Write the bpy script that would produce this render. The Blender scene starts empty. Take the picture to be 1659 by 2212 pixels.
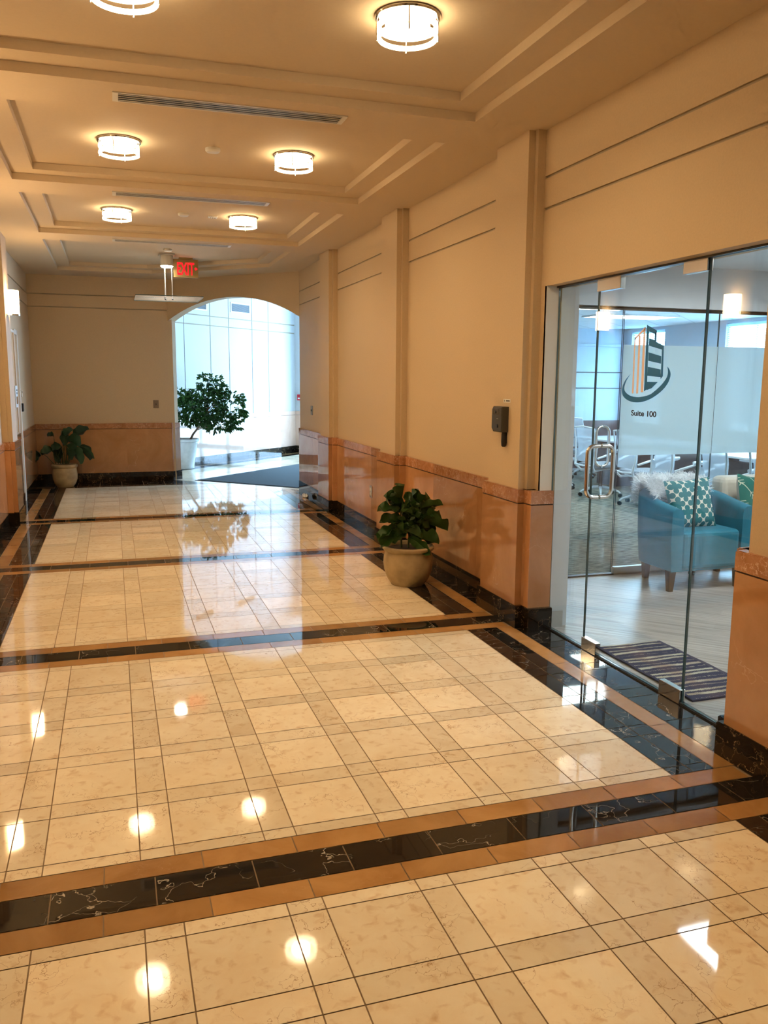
import bpy, math, random
from mathutils import Vector, Matrix, noise as mnoise
random.seed(7)
COL = bpy.context.scene.collection
PI = math.pi
sin, cos = math.sin, math.cos

# ------------------------------------------------------------------ mesh builder
class MB:
    def __init__(s, org=(0, 0, 0)):
        s.v = []; s.f = []; s.m = []; s.t = []; s.sm = []
        s.o = Vector(org)
    def face(s, pts, mat=0, tone=(.5, 0, 0), smooth=False):
        b = len(s.v)
        s.v += [tuple(Vector(p) - s.o) for p in pts]
        s.f.append(tuple(range(b, b + len(pts)))); s.m.append(mat); s.t.append(tone); s.sm.append(smooth)
    def grid(s, rows, mat=0, tone=(.5, 0, 0), smooth=True, closeu=False, closev=False):
        b = len(s.v); n = len(rows); k = len(rows[0])
        for r in rows: s.v += [tuple(Vector(p) - s.o) for p in r]
        for i in range(n - (0 if closev else 1)):
            for j in range(k - (0 if closeu else 1)):
                a = b + i * k + j; c = b + i * k + (j + 1) % k
                d = b + ((i + 1) % n) * k + (j + 1) % k; e = b + ((i + 1) % n) * k + j
                s.f.append((a, c, d, e)); s.m.append(mat); s.t.append(tone); s.sm.append(smooth)
    def box(s, x0, x1, y0, y1, z0, z1, mat=0, tone=(.5, 0, 0)):
        if x0 > x1: x0, x1 = x1, x0
        if y0 > y1: y0, y1 = y1, y0
        p = [(x, y, z) for z in (z0, z1) for x, y in ((x0, y0), (x1, y0), (x1, y1), (x0, y1))]
        s.hexa(p, mat, tone)
    def hexa(s, p, mat=0, tone=(.5, 0, 0)):
        b = len(s.v); s.v += [tuple(Vector(q) - s.o) for q in p]
        for q in ((3, 2, 1, 0), (4, 5, 6, 7), (0, 1, 5, 4), (1, 2, 6, 5), (2, 3, 7, 6), (3, 0, 4, 7)):
            s.f.append(tuple(b + i for i in q)); s.m.append(mat); s.t.append(tone); s.sm.append(False)
    def obox(s, c, ax, ay, lx0, lx1, ly0, ly1, z0, z1, mat=0, tone=(.5, 0, 0)):
        """box in a rotated plan frame: c + ax*lx + ay*ly"""
        q = []
        for z in (z0, z1):
            for a, b_ in ((lx0, ly0), (lx1, ly0), (lx1, ly1), (lx0, ly1)):
                q.append((c[0] + ax[0] * a + ay[0] * b_, c[1] + ax[1] * a + ay[1] * b_, z))
        s.hexa(q, mat, tone)
    def prism(s, poly, z0, z1, mat=0, caps=True, smooth=False):
        n = len(poly); b = len(s.v)
        for z in (z0, z1): s.v += [tuple(Vector((p[0], p[1], z)) - s.o) for p in poly]
        for i in range(n):
            j = (i + 1) % n
            s.f.append((b + i, b + j, b + n + j, b + n + i)); s.m.append(mat); s.t.append((.5, 0, 0)); s.sm.append(smooth)
        if caps:
            s.f.append(tuple(b + n + i for i in range(n))); s.m.append(mat); s.t.append((.5, 0, 0)); s.sm.append(False)
            s.f.append(tuple(b + n - 1 - i for i in range(n))); s.m.append(mat); s.t.append((.5, 0, 0)); s.sm.append(False)
    def lathe(s, prof, c=(0, 0, 0), n=32, mat=0, cap0=False, cap1=False, smooth=True):
        rows = [[(c[0] + r * cos(2 * PI * i / n), c[1] + r * sin(2 * PI * i / n), c[2] + z) for i in range(n)] for r, z in prof]
        s.grid(rows, mat, closeu=True, smooth=smooth)
        if cap0: s.face(rows[0][::-1], mat)
        if cap1: s.face(rows[-1], mat)
    def tube(s, pts, r, n=8, mat=0, caps=True, closed=False):
        pts = [Vector(p) for p in pts]; rows = []
        m = len(pts)
        rr = r if isinstance(r, (list, tuple)) else [r] * m
        up = None
        for i, p in enumerate(pts):
            if closed: d = pts[(i + 1) % m] - pts[i - 1]
            else: d = pts[min(i + 1, m - 1)] - pts[max(i - 1, 0)]
            d.normalize()
            if up is None: up = Vector((0, 0, 1)) if abs(d.z) < .9 else Vector((1, 0, 0))
            a = d.cross(up).normalized(); b = a.cross(d).normalized(); up = b
            rows.append([tuple(p + a * rr[i] * cos(2 * PI * k / n) + b * rr[i] * sin(2 * PI * k / n)) for k in range(n)])
        s.grid(rows, mat, closeu=True, closev=closed)
        if caps and not closed: s.face(rows[0][::-1], mat); s.face(rows[-1], mat)
    def build(s, name, mats, parent=None, loc=None, angle=40, bevel=0, sub=0):
        me = bpy.data.meshes.new(name)
        me.from_pydata(s.v, [], s.f)
        for m in (mats if isinstance(mats, (list, tuple)) else [mats]): me.materials.append(m)
        me.polygons.foreach_set('material_index', s.m)
        at = me.color_attributes.new('tone', 'FLOAT_COLOR', 'CORNER')
        buf = []
        for p, t in zip(me.polygons, s.t): buf += (list(t) + [1.0]) * p.loop_total
        at.data.foreach_set('color', buf)
        me.polygons.foreach_set('use_smooth', s.sm)
        me.update()
        if any(s.sm):
            try: me.set_sharp_from_angle(angle=math.radians(angle))
            except Exception: pass
        o = bpy.data.objects.new(name, me); COL.objects.link(o)
        if parent is not None: o.parent = parent
        o.location = loc if loc is not None else ((0, 0, 0) if parent is not None else tuple(s.o))
        if bevel:
            b = o.modifiers.new('bevel', 'BEVEL'); b.width = bevel; b.segments = 3; b.limit_method = 'ANGLE'
            b.harden_normals = False
        if sub:
            b = o.modifiers.new('sub', 'SUBSURF'); b.levels = sub; b.render_levels = sub
        return o

def tag(o, label=None, cat=None, group=None, kind=None):
    if label: o['label'] = label
    if cat: o['category'] = cat
    if group: o['group'] = group
    if kind: o['kind'] = kind
    return o
def thing(name, label, cat, loc=(0, 0, 0), rz=0, group=None):
    o = bpy.data.objects.new(name, None); COL.objects.link(o); o.empty_display_size = .1
    o.location = loc; o.rotation_euler = (0, 0, rz)
    return tag(o, label, cat, group)
def struct(o, label): return tag(o, label, None, None, 'structure')
def dup(root, loc=None, rz=None, label=None):
    r = root.copy(); COL.objects.link(r)
    if loc is not None: r.location = loc
    if rz is not None: r.rotation_euler = (0, 0, rz)
    if label: r['label'] = label
    for ch in list(root.children):
        c = ch.copy(); COL.objects.link(c); c.parent = r
        for g in ch.children:
            d = g.copy(); COL.objects.link(d); d.parent = c
    return r

# ------------------------------------------------------------------ materials
class S:
    """tiny wrapper for math on node sockets"""
    def __init__(s, nt, k): s.nt = nt; s.k = k
    def op(s, o, b=None, c=None, clamp=False):
        n = s.nt.nodes.new('ShaderNodeMath'); n.operation = o; n.use_clamp = clamp
        for i, q in enumerate((s, b, c)):
            if q is None: continue
            if isinstance(q, S): s.nt.links.new(q.k, n.inputs[i])
            else: n.inputs[i].default_value = q
        return S(s.nt, n.outputs[0])
    def __add__(s, b): return s.op('ADD', b)
    def __sub__(s, b): return s.op('SUBTRACT', b)
    def __mul__(s, b): return s.op('MULTIPLY', b)
    def __truediv__(s, b): return s.op('DIVIDE', b)
def newmat(name):
    m = bpy.data.materials.new(name); m.use_nodes = True
    nt = m.node_tree; b = nt.nodes['Principled BSDF']
    return m, nt, b
def simple(name, col, rough=.5, metal=0, emit=0, ecol=None, noise=0, nscale=20, bump=0, bscale=200, spec=.5, sheen=0):
    m, nt, b = newmat(name)
    b.inputs['Base Color'].default_value = (*col, 1); b.inputs['Roughness'].default_value = rough
    b.inputs['Metallic'].default_value = metal; b.inputs['Specular IOR Level'].default_value = spec
    if sheen: b.inputs['Sheen Weight'].default_value = sheen
    if emit:
        b.inputs['Emission Color'].default_value = (*(ecol or col), 1); b.inputs['Emission Strength'].default_value = emit
    geo = nt.nodes.new('ShaderNodeNewGeometry')
    if noise:
        n = nt.nodes.new('ShaderNodeTexNoise'); n.inputs['Scale'].default_value = nscale; n.inputs['Detail'].default_value = 6
        nt.links.new(geo.outputs['Position'], n.inputs['Vector'])
        mr = nt.nodes.new('ShaderNodeMapRange'); mr.inputs[1].default_value = .3; mr.inputs[2].default_value = .7
        mr.inputs[3].default_value = 1 - noise; mr.inputs[4].default_value = 1 + noise
        nt.links.new(n.outputs[0], mr.inputs[0])
        mx = nt.nodes.new('ShaderNodeVectorMath'); mx.operation = 'SCALE'
        mx.inputs[0].default_value = col; nt.links.new(mr.outputs[0], mx.inputs['Scale'])
        nt.links.new(mx.outputs[0], b.inputs['Base Color'])
    if bump:
        n = nt.nodes.new('ShaderNodeTexNoise'); n.inputs['Scale'].default_value = bscale; n.inputs['Detail'].default_value = 3
        nt.links.new(geo.outputs['Position'], n.inputs['Vector'])
        bp = nt.nodes.new('ShaderNodeBump'); bp.inputs['Strength'].default_value = bump; bp.inputs['Distance'].default_value = .004
        nt.links.new(n.outputs[0], bp.inputs['Height']); nt.links.new(bp.outputs[0], b.inputs['Normal'])
    return m
def ramp(nt, sock, stops):
    r = nt.nodes.new('ShaderNodeValToRGB'); e = r.color_ramp.elements
    while len(e) < len(stops): e.new(.5)
    for k, (p, c) in zip(e, stops): k.position = p; k.color = (*c, 1) if len(c) == 3 else c
    nt.links.new(sock, r.inputs[0]); return r.outputs[0]
def mixc(nt, f, a, b, mode='MIX'):
    m = nt.nodes.new('ShaderNodeMix'); m.data_type = 'RGBA'; m.blend_type = mode
    for i, q in ((0, f), (6, a), (7, b)):
        if isinstance(q, S): q = q.k
        if hasattr(q, 'is_output'): nt.links.new(q, m.inputs[i])
        elif i == 0: m.inputs[0].default_value = q
        else: m.inputs[i].default_value = (*q, 1)
    return m.outputs[2]
def marble(name, c1, c2, vein, vscale=2.5, vwidth=.012, vmask=.52, nscale=5, rough=.06, tonev=.25, mottled=None, wav=.02, spec=.5, vdet=8, vdis=.55):
    m, nt, b = newmat(name); L = nt.links
    geo = nt.nodes.new('ShaderNodeNewGeometry'); at = nt.nodes.new('ShaderNodeAttribute'); at.attribute_name = 'tone'
    sp = nt.nodes.new('ShaderNodeSeparateColor'); L.new(at.outputs['Color'], sp.inputs[0])
    cb = nt.nodes.new('ShaderNodeCombineXYZ')
    L.new((S(nt, sp.outputs[1]) * 37).k, cb.inputs[0]); L.new((S(nt, sp.outputs[2]) * 23).k, cb.inputs[1]); L.new((S(nt, sp.outputs[1]) * 11).k, cb.inputs[2])
    ad = nt.nodes.new('ShaderNodeVectorMath'); ad.operation = 'ADD'; L.new(geo.outputs['Position'], ad.inputs[0]); L.new(cb.outputs[0], ad.inputs[1])
    pos = ad.outputs[0]
    n1 = nt.nodes.new('ShaderNodeTexNoise'); n1.inputs['Scale'].default_value = nscale; n1.inputs['Detail'].default_value = 7; n1.inputs['Roughness'].default_value = .62
    n1.inputs['Distortion'].default_value = .6; L.new(pos, n1.inputs['Vector'])
    col = ramp(nt, n1.outputs[0], [(.3, c2), (.62, c1)])
    if mottled:
        n3 = nt.nodes.new('ShaderNodeTexNoise'); n3.inputs['Scale'].default_value = nscale * 4; n3.inputs['Detail'].default_value = 8; n3.inputs['Distortion'].default_value = .5
        L.new(pos, n3.inputs['Vector'])
        f = ramp(nt, n3.outputs[0], [(.55, (0, 0, 0)), (.80, (1, 1, 1))])
        col = mixc(nt, f, col, mottled)
    # veins
    n2 = nt.nodes.new('ShaderNodeTexNoise'); n2.inputs['Scale'].default_value = vscale * 1.7; n2.inputs['Detail'].default_value = vdet; L.new(pos, n2.inputs['Vector'])
    sc = nt.nodes.new('ShaderNodeVectorMath'); sc.operation = 'SCALE'; sc.inputs['Scale'].default_value = vdis; L.new(n2.outputs['Color'], sc.inputs[0])
    a2 = nt.nodes.new('ShaderNodeVectorMath'); a2.operation = 'ADD'; L.new(pos, a2.inputs[0]); L.new(sc.outputs[0], a2.inputs[1])
    vo = nt.nodes.new('ShaderNodeTexVoronoi'); vo.feature = 'DISTANCE_TO_EDGE'; vo.inputs['Scale'].default_value = vscale; L.new(a2.outputs[0], vo.inputs['Vector'])
    vf = ramp(nt, vo.outputs['Distance'], [(0, (1, 1, 1)), (vwidth, (0, 0, 0))])
    n4 = nt.nodes.new('ShaderNodeTexNoise'); n4.inputs['Scale'].default_value = vscale * .9; L.new(pos, n4.inputs['Vector'])
    mk = ramp(nt, n4.outputs[0], [(vmask, (0, 0, 0)), (vmask + .12, (1, 1, 1))])
    f = (S(nt, vf) * S(nt, mk))
    col = mixc(nt, f, col, vein)
    val = (S(nt, sp.outputs[0]) * (2 * tonev)) + (1 - tonev)
    sv = nt.nodes.new('ShaderNodeVectorMath'); sv.operation = 'SCALE'; L.new(col, sv.inputs[0]); L.new(val.k, sv.inputs['Scale'])
    L.new(sv.outputs[0], b.inputs['Base Color'])
    b.inputs['Roughness'].default_value = rough; b.inputs['Specular IOR Level'].default_value = spec
    if wav:
        nb = nt.nodes.new('ShaderNodeTexNoise'); nb.inputs['Scale'].default_value = 4; nb.inputs['Detail'].default_value = 1; L.new(geo.outputs['Position'], nb.inputs['Vector'])
        bp = nt.nodes.new('ShaderNodeBump'); bp.inputs['Strength'].default_value = wav; bp.inputs['Distance'].default_value = .02
        L.new(nb.outputs[0], bp.inputs['Height']); L.new(bp.outputs[0], b.inputs['Normal'])
    return m
def glass(name, tint=(.93, .97, .96), refl=1.0):
    m = bpy.data.materials.new(name); m.use_nodes = True; nt = m.node_tree; L = nt.links
    nt.nodes.remove(nt.nodes['Principled BSDF']); out = nt.nodes['Material Output']
    geo = nt.nodes.new('ShaderNodeNewGeometry')
    d = nt.nodes.new('ShaderNodeVectorMath'); d.operation = 'DOT_PRODUCT'; L.new(geo.outputs['Incoming'], d.inputs[0]); L.new(geo.outputs['Normal'], d.inputs[1])
    c = S(nt, d.outputs['Value']).op('ABSOLUTE')
    inv = (c * -1) + 1
    f = (inv.op('POWER', 5.0) * .9 + .04) * refl
    tr = nt.nodes.new('ShaderNodeBsdfTransparent'); tr.inputs[0].default_value = (*tint, 1)
    gl = nt.nodes.new('ShaderNodeBsdfGlossy'); gl.inputs['Roughness'].default_value = .0; gl.inputs[0].default_value = (1, 1, 1, 1)
    mx = nt.nodes.new('ShaderNodeMixShader'); L.new(f.k, mx.inputs[0]); L.new(tr.outputs[0], mx.inputs[1]); L.new(gl.outputs[0], mx.inputs[2])
    L.new(mx.outputs[0], out.inputs[0]); return m
def filmmat(name, col, tl=.5, tr=.12):
    m = bpy.data.materials.new(name); m.use_nodes = True; nt = m.node_tree; L = nt.links
    nt.nodes.remove(nt.nodes['Principled BSDF']); out = nt.nodes['Material Output']
    a = nt.nodes.new('ShaderNodeBsdfDiffuse'); a.inputs[0].default_value = (*col, 1)
    b = nt.nodes.new('ShaderNodeBsdfTranslucent'); b.inputs[0].default_value = (*col, 1)
    t = nt.nodes.new('ShaderNodeBsdfTransparent')
    m1 = nt.nodes.new('ShaderNodeMixShader'); m1.inputs[0].default_value = tl; L.new(a.outputs[0], m1.inputs[1]); L.new(b.outputs[0], m1.inputs[2])
    m2 = nt.nodes.new('ShaderNodeMixShader'); m2.inputs[0].default_value = tr; L.new(m1.outputs[0], m2.inputs[1]); L.new(t.outputs[0], m2.inputs[2])
    L.new(m2.outputs[0], out.inputs[0]); return m

M = {}
M['paint'] = simple('cream_wall_paint', (.62, .465, .29), .62, noise=.03, nscale=90, bump=.25, bscale=350, spec=.3)
M['ceil'] = simple('ceiling_paint', (.68, .54, .37), .75, noise=.015, nscale=60, bump=.1, bscale=300, spec=.2)
M['lobbypaint'] = simple('lobby_wall_paint', (.58, .60, .61), .6, noise=.015, nscale=30, spec=.3)
M['whitewall'] = simple('white_office_paint', (.74, .77, .80), .6, noise=.02, nscale=8, spec=.3)
M['greywall'] = simple('blue_grey_office_paint', (.52, .60, .68), .6, noise=.03, nscale=6, spec=.3)
M['daylitRose'] = marble('daylit_rose_marble', (.70, .50, .40), (.60, .40, .31), (.80, .66, .56), vscale=2.4, vwidth=.006, vmask=.54, nscale=2.0, rough=.05, tonev=.12, spec=.9)  # lighter copy of the rose marble, lobby daylight wash put into the colour
M['groove'] = simple('wall_groove_paint', (.42, .34, .23), .7)
M['cream'] = marble('cream_marble_tile', (.95, .83, .61), (.88, .72, .49), (.46, .25, .11), vscale=5.0, vwidth=.012, vmask=.50, nscale=6, rough=.04, tonev=.13, mottled=(.72, .50, .28), spec=.75, vdet=5)
M['tan'] = marble('tan_marble_tile', (.50, .27, .10), (.38, .185, .06), (.62, .38, .20), vscale=6, vwidth=.006, vmask=.6, nscale=4, rough=.06, tonev=.22)
M['black'] = marble('black_marble_tile', (.012, .010, .008), (.022, .016, .011), (.60, .52, .42), vscale=3.2, vwidth=.009, vmask=.42, nscale=5, rough=.03, tonev=.1, spec=.4, vdet=4, vdis=.7)
M['rose'] = marble('rose_marble_wainscot', (.52, .265, .125), (.40, .185, .075), (.66, .42, .26), vscale=2.4, vwidth=.006, vmask=.54, nscale=2.0, rough=.05, tonev=.20, mottled=(.44, .22, .10), spec=.8)
M['rosecap'] = marble('rose_marble_cap', (.50, .24, .12), (.34, .14, .06), (.78, .55, .40), vscale=7, vwidth=.022, vmask=.46, nscale=9, rough=.06, tonev=.18, mottled=(.62, .36, .22))
M['base'] = marble('black_marble_base', (.014, .010, .007), (.028, .018, .010), (.50, .34, .18), vscale=5.5, vwidth=.012, vmask=.47, nscale=6, rough=.05, tonev=.1)
M['grout'] = simple('tile_grout', (.30, .20, .11), .8)
M['joint'] = simple('dark_joint', (.08, .04, .02), .7)
M['steel'] = simple('polished_steel', (.72, .70, .66), .12, 1)
M['satin'] = simple('satin_aluminium', (.62, .60, .56), .35, 1)
M['darkmetal'] = simple('dark_bronze', (.05, .045, .04), .35, .6)
M['blackplastic'] = simple('black_plastic', (.012, .012, .012), .38)
M['greyplastic'] = simple('dark_grey_plastic', (.05, .045, .035), .45)
M['white'] = simple('white_plastic', (.80, .80, .78), .4)
M['offwhite'] = simple('offwhite_enamel', (.76, .73, .66), .45)
M['glass'] = glass('clear_glass')
M['glassedge'] = simple('glass_edge', (.05, .10, .10), .15)
M['frost'] = filmmat('frosted_film', (.72, .86, .90), .5, .10)
LAMP = (1.0, .73, .41)
M['lampglow'] = simple('lamp_diffuser_glow', (.9, .9, .85), .4, emit=125, ecol=LAMP)
M['ringglow'] = simple('lamp_ring_glass', (.9, .9, .85), .3, emit=5, ecol=(1.0, .78, .48))
M['dimglow'] = simple('lamp_underside_dim', (.8, .6, .5), .5, emit=.35, ecol=(1.0, .62, .45))
M['sconceglow'] = simple('sconce_shade_glow', (.9, .9, .85), .4, emit=20, ecol=(1.0, .70, .38))
M['pendglow'] = simple('pendant_lamp_glow', (.9, .9, .85), .4, emit=40, ecol=(1.0, .86, .70))
M['troffer'] = simple('fluorescent_diffuser', (.9, .9, .9), .4, emit=12, ecol=(.88, .94, 1.0))
M['exitred'] = simple('exit_letter_red', (.7, .0, .01), .6, spec=0, emit=.9, ecol=(1.0, .01, .015))
M['brass'] = simple('brushed_brass', (.36, .25, .09), .4, .7)
M['teal'] = simple('teal_velvet', (.006, .16, .23), .7, noise=.14, nscale=7, bump=.15, bscale=120, sheen=.12)
M['legwood'] = simple('dark_chair_leg_wood', (.045, .03, .022), .4)
M['creamfab'] = simple('cream_upholstery', (.74, .66, .54), .8, noise=.04, nscale=30, bump=.2, bscale=150, sheen=.2)
M['fur'] = filmmat('white_faux_fur', (.985, .975, .96), .3, 0)
M['terra'] = simple('sandstone_planter', (.46, .35, .20), .7, noise=.22, nscale=9, bump=.25, bscale=60, spec=.25)
M['whitepot'] = simple('pale_grey_planter', (.60, .66, .68), .55, noise=.10, nscale=12, spec=.3)
M['soil'] = simple('potting_soil', (.03, .02, .012), .95)
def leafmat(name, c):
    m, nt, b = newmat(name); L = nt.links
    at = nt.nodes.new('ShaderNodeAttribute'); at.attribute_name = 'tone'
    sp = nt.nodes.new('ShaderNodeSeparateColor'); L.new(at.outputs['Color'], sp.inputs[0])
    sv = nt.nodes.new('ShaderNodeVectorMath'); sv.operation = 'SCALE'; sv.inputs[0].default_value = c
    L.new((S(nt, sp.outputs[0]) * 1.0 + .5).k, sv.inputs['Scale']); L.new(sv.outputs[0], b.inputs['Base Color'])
    b.inputs['Roughness'].default_value = .42; b.inputs['Specular IOR Level'].default_value = .35
    return m
M['leaf'] = leafmat('dark_green_leaf', (.032, .078, .012))
M['leaf2'] = leafmat('lily_leaf_green', (.020, .052, .022))
M['leaf3'] = leafmat('tree_leaf_green', (.030, .105, .020))
M['stem'] = simple('green_stem', (.05, .075, .02), .6)
M['trunk'] = simple('grey_brown_trunk', (.16, .11, .075), .8)
M['red'] = simple('red_alarm_plastic', (.60, .015, .03), .4)
M['logoteal'] = simple('teal_vinyl', (.008, .17, .46), .5)
M['logopeach'] = simple('peach_vinyl', (.92, .72, .64), .5)
M['logoblack'] = simple('black_vinyl', (.01, .01, .012), .5)
M['mesh'] = filmmat('chair_mesh_fabric', (.62, .66, .70), .3, .3)
M['chairwhite'] = simple('white_chair_frame', (.82, .84, .86), .35)
M['seatgrey'] = simple('grey_seat_fabric', (.22, .24, .27), .85)
M['tabletop'] = simple('white_table_laminate', (.84, .87, .90), .15)
M['tablebase'] = simple('dark_grey_table_panel', (.10, .10, .12), .5)
M['matgrey'] = simple('charcoal_mat', (.045, .065, .075), .95, noise=.15, nscale=60, bump=.4, bscale=300)
M['blind'] = filmmat('white_blind_slat', (.75, .88, .95), .55, 0)
M['alu'] = simple('facade_frame', (.55, .57, .60), .4, .5)

def platewood():
    m, nt, b = newmat('grey_wood_plank_floor'); L = nt.links
    geo = nt.nodes.new('ShaderNodeNewGeometry'); mp = nt.nodes.new('ShaderNodeMapping'); mp.inputs['Rotation'].default_value = (0, 0, math.radians(46))
    L.new(geo.outputs['Position'], mp.inputs[0])
    br = nt.nodes.new('ShaderNodeTexBrick'); br.inputs['Scale'].default_value = 1; br.inputs['Brick Width'].default_value = 1.2; br.inputs['Row Height'].default_value = .18
    br.inputs['Mortar Size'].default_value = .0012; br.inputs['Color1'].default_value = (.36, .325, .295, 1); br.inputs['Color2'].default_value = (.46, .42, .385, 1); br.inputs['Mortar'].default_value = (.38, .35, .32, 1)
    L.new(mp.outputs[0], br.inputs['Vector'])
    m2 = nt.nodes.new('ShaderNodeMapping'); m2.inputs['Scale'].default_value = (1.2, 28, 1); L.new(mp.outputs[0], m2.inputs[0])
    n = nt.nodes.new('ShaderNodeTexNoise'); n.inputs['Scale'].default_value = 1.5; n.inputs['Detail'].default_value = 8; L.new(m2.outputs[0], n.inputs['Vector'])
    f = ramp(nt, n.outputs[0], [(.36, (.66, .63, .61)), (.58, (1.08, 1.07, 1.06))])
    L.new(mixc(nt, 1.0, br.outputs[0], f, 'MULTIPLY'), b.inputs['Base Color']); b.inputs['Roughness'].default_value = .32
    return m
M['plank'] = platewood()
def carpetmat():
    m, nt, b = newmat('grey_green_office_carpet'); L = nt.links
    geo = nt.nodes.new('ShaderNodeNewGeometry'); mp = nt.nodes.new('ShaderNodeMapping'); mp.inputs['Rotation'].default_value = (0, 0, math.radians(20)); mp.inputs['Scale'].default_value = (9, 55, 1)
    L.new(geo.outputs['Position'], mp.inputs[0])
    n = nt.nodes.new('ShaderNodeTexNoise'); n.inputs['Scale'].default_value = 1; n.inputs['Detail'].default_value = 5; L.new(mp.outputs[0], n.inputs['Vector'])
    L.new(ramp(nt, n.outputs[0], [(.38, (.07, .07, .06)), (.60, (.34, .33, .27))]), b.inputs['Base Color']); b.inputs['Roughness'].default_value = .95
    b.inputs['Specular IOR Level'].default_value = .1
    return m
M['carpet'] = carpetmat()
def rugmat():
    m, nt, b = newmat('navy_striped_rug'); L = nt.links
    tc = nt.nodes.new('ShaderNodeNewGeometry'); sp = nt.nodes.new('ShaderNodeSeparateXYZ'); L.new(tc.outputs['Position'], sp.inputs[0])
    X = S(nt, sp.outputs[0]); Y = S(nt, sp.outputs[1])
    st = (Y * 120).op('SINE'); st2 = (Y * 47 + 1.0).op('SINE'); w = (X * 600).op('SINE')
    n = nt.nodes.new('ShaderNodeTexNoise'); n.inputs['Scale'].default_value = 60; L.new(tc.outputs['Position'], n.inputs['Vector'])
    v = st * .55 + st2 * .45 + w * .22 + (S(nt, n.outputs[0]) * .8 - .4)
    inx = (X - 2.99).op('ABSOLUTE').op('LESS_THAN', .205)
    f = v.op('GREATER_THAN', .28) * inx
    n2 = nt.nodes.new('ShaderNodeTexNoise'); n2.inputs['Scale'].default_value = 7; L.new(tc.outputs['Position'], n2.inputs['Vector'])
    lt = ramp(nt, n2.outputs[0], [(.4, (.50, .48, .38)), (.6, (.34, .28, .22))])
    L.new(mixc(nt, f, (.035, .035, .075), lt), b.inputs['Base Color']); b.inputs['Roughness'].default_value = .95
    return m
M['rug'] = rugmat()
def quatre():
    m, nt, b = newmat('teal_quatrefoil_fabric'); L = nt.links
    tc = nt.nodes.new('ShaderNodeTexCoord'); sp = nt.nodes.new('ShaderNodeSeparateXYZ'); L.new(tc.outputs['Object'], sp.inputs[0])
    sx = S(nt, sp.outputs[0]) * 7.6; sz = S(nt, sp.outputs[2]) * 7.0
    def cell(ox):
        a = ((sx + (20 + ox)).op('FRACT') - .5).op('ABSOLUTE'); c = ((sz + (20 + ox)).op('FRACT') - .5).op('ABSOLUTE')
        def circ(cx, cy, r):
            p = a - cx; q = c - cy
            return (p * p + q * q).op('SQRT') - r
        return circ(.25, 0, .165).op('MINIMUM', circ(0, .25, .165)).op('MINIMUM', circ(0, 0, .20))
    d = cell(0).op('MINIMUM', cell(.5))
    L.new(mixc(nt, d.op('GREATER_THAN', 0.0), (.012, .15, .15), (.72, .66, .52)), b.inputs['Base Color'])
    b.inputs['Roughness'].default_value = .85
    return m
M['quatre'] = quatre()
def arrows():
    m, nt, b = newmat('green_arrow_fabric'); L = nt.links
    tc = nt.nodes.new('ShaderNodeTexCoord'); sp = nt.nodes.new('ShaderNodeSeparateXYZ'); L.new(tc.outputs['Object'], sp.inputs[0])
    x0 = S(nt, sp.outputs[0]); z0 = S(nt, sp.outputs[2])
    x = x0 * .75 + z0 * .66; z = z0 * .75 - x0 * .66
    fx = ((x * 9 + 20).op('FRACT') - .5).op('ABSOLUTE'); 
    shaft = fx.op('LESS_THAN', .03)
    ch = ((z * 38 + fx * 3.2 + 40).op('FRACT')).op('LESS_THAN', .22) * fx.op('LESS_THAN', .26) * ((z * 5 + 20).op('FRACT')).op('LESS_THAN', .55)
    f = shaft.op('MAXIMUM', ch)
    L.new(mixc(nt, f, (.012, .15, .12), (.66, .62, .45)), b.inputs['Base Color']); b.inputs['Roughness'].default_value = .85
    return m
M['arrows'] = arrows()
def ceilgrid():
    m, nt, b = newmat('office_ceiling_tiles'); L = nt.links
    geo = nt.nodes.new('ShaderNodeNewGeometry'); mp = nt.nodes.new('ShaderNodeMapping'); mp.inputs['Rotation'].default_value = (0, 0, math.radians(45)); L.new(geo.outputs['Position'], mp.inputs[0])
    br = nt.nodes.new('ShaderNodeTexBrick'); br.offset = 0; br.inputs['Scale'].default_value = 1; br.inputs['Brick Width'].default_value = .61; br.inputs['Row Height'].default_value = .61
    br.inputs['Mortar Size'].default_value = .012; br.inputs['Color1'].default_value = (.72, .76, .78, 1); br.inputs['Color2'].default_value = (.75, .78, .80, 1); br.inputs['Mortar'].default_value = (.5, .53, .56, 1)
    L.new(mp.outputs[0], br.inputs['Vector']); L.new(br.outputs[0], b.inputs['Base Color']); b.inputs['Roughness'].default_value = .8
    return m
M['offceil'] = ceilgrid()

# ------------------------------------------------------------------ constants
CZ = 3.14
XR, XL = 2.60, -1.159
SUM = 1.441          # mirror: xl = SUM - xr
Y0 = -3.6
YE = 13.83
RAMP = math.sqrt(.5)
PIL = [(2.33 - 2.53 * k, 2.79 - 2.53 * k) for k in (2, 1, 0)] + [(4.90 + 2.53 * k, 5.36 + 2.53 * k) for k in range(3)]

def rtone(): return (random.random(), random.random(), random.random())

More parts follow.
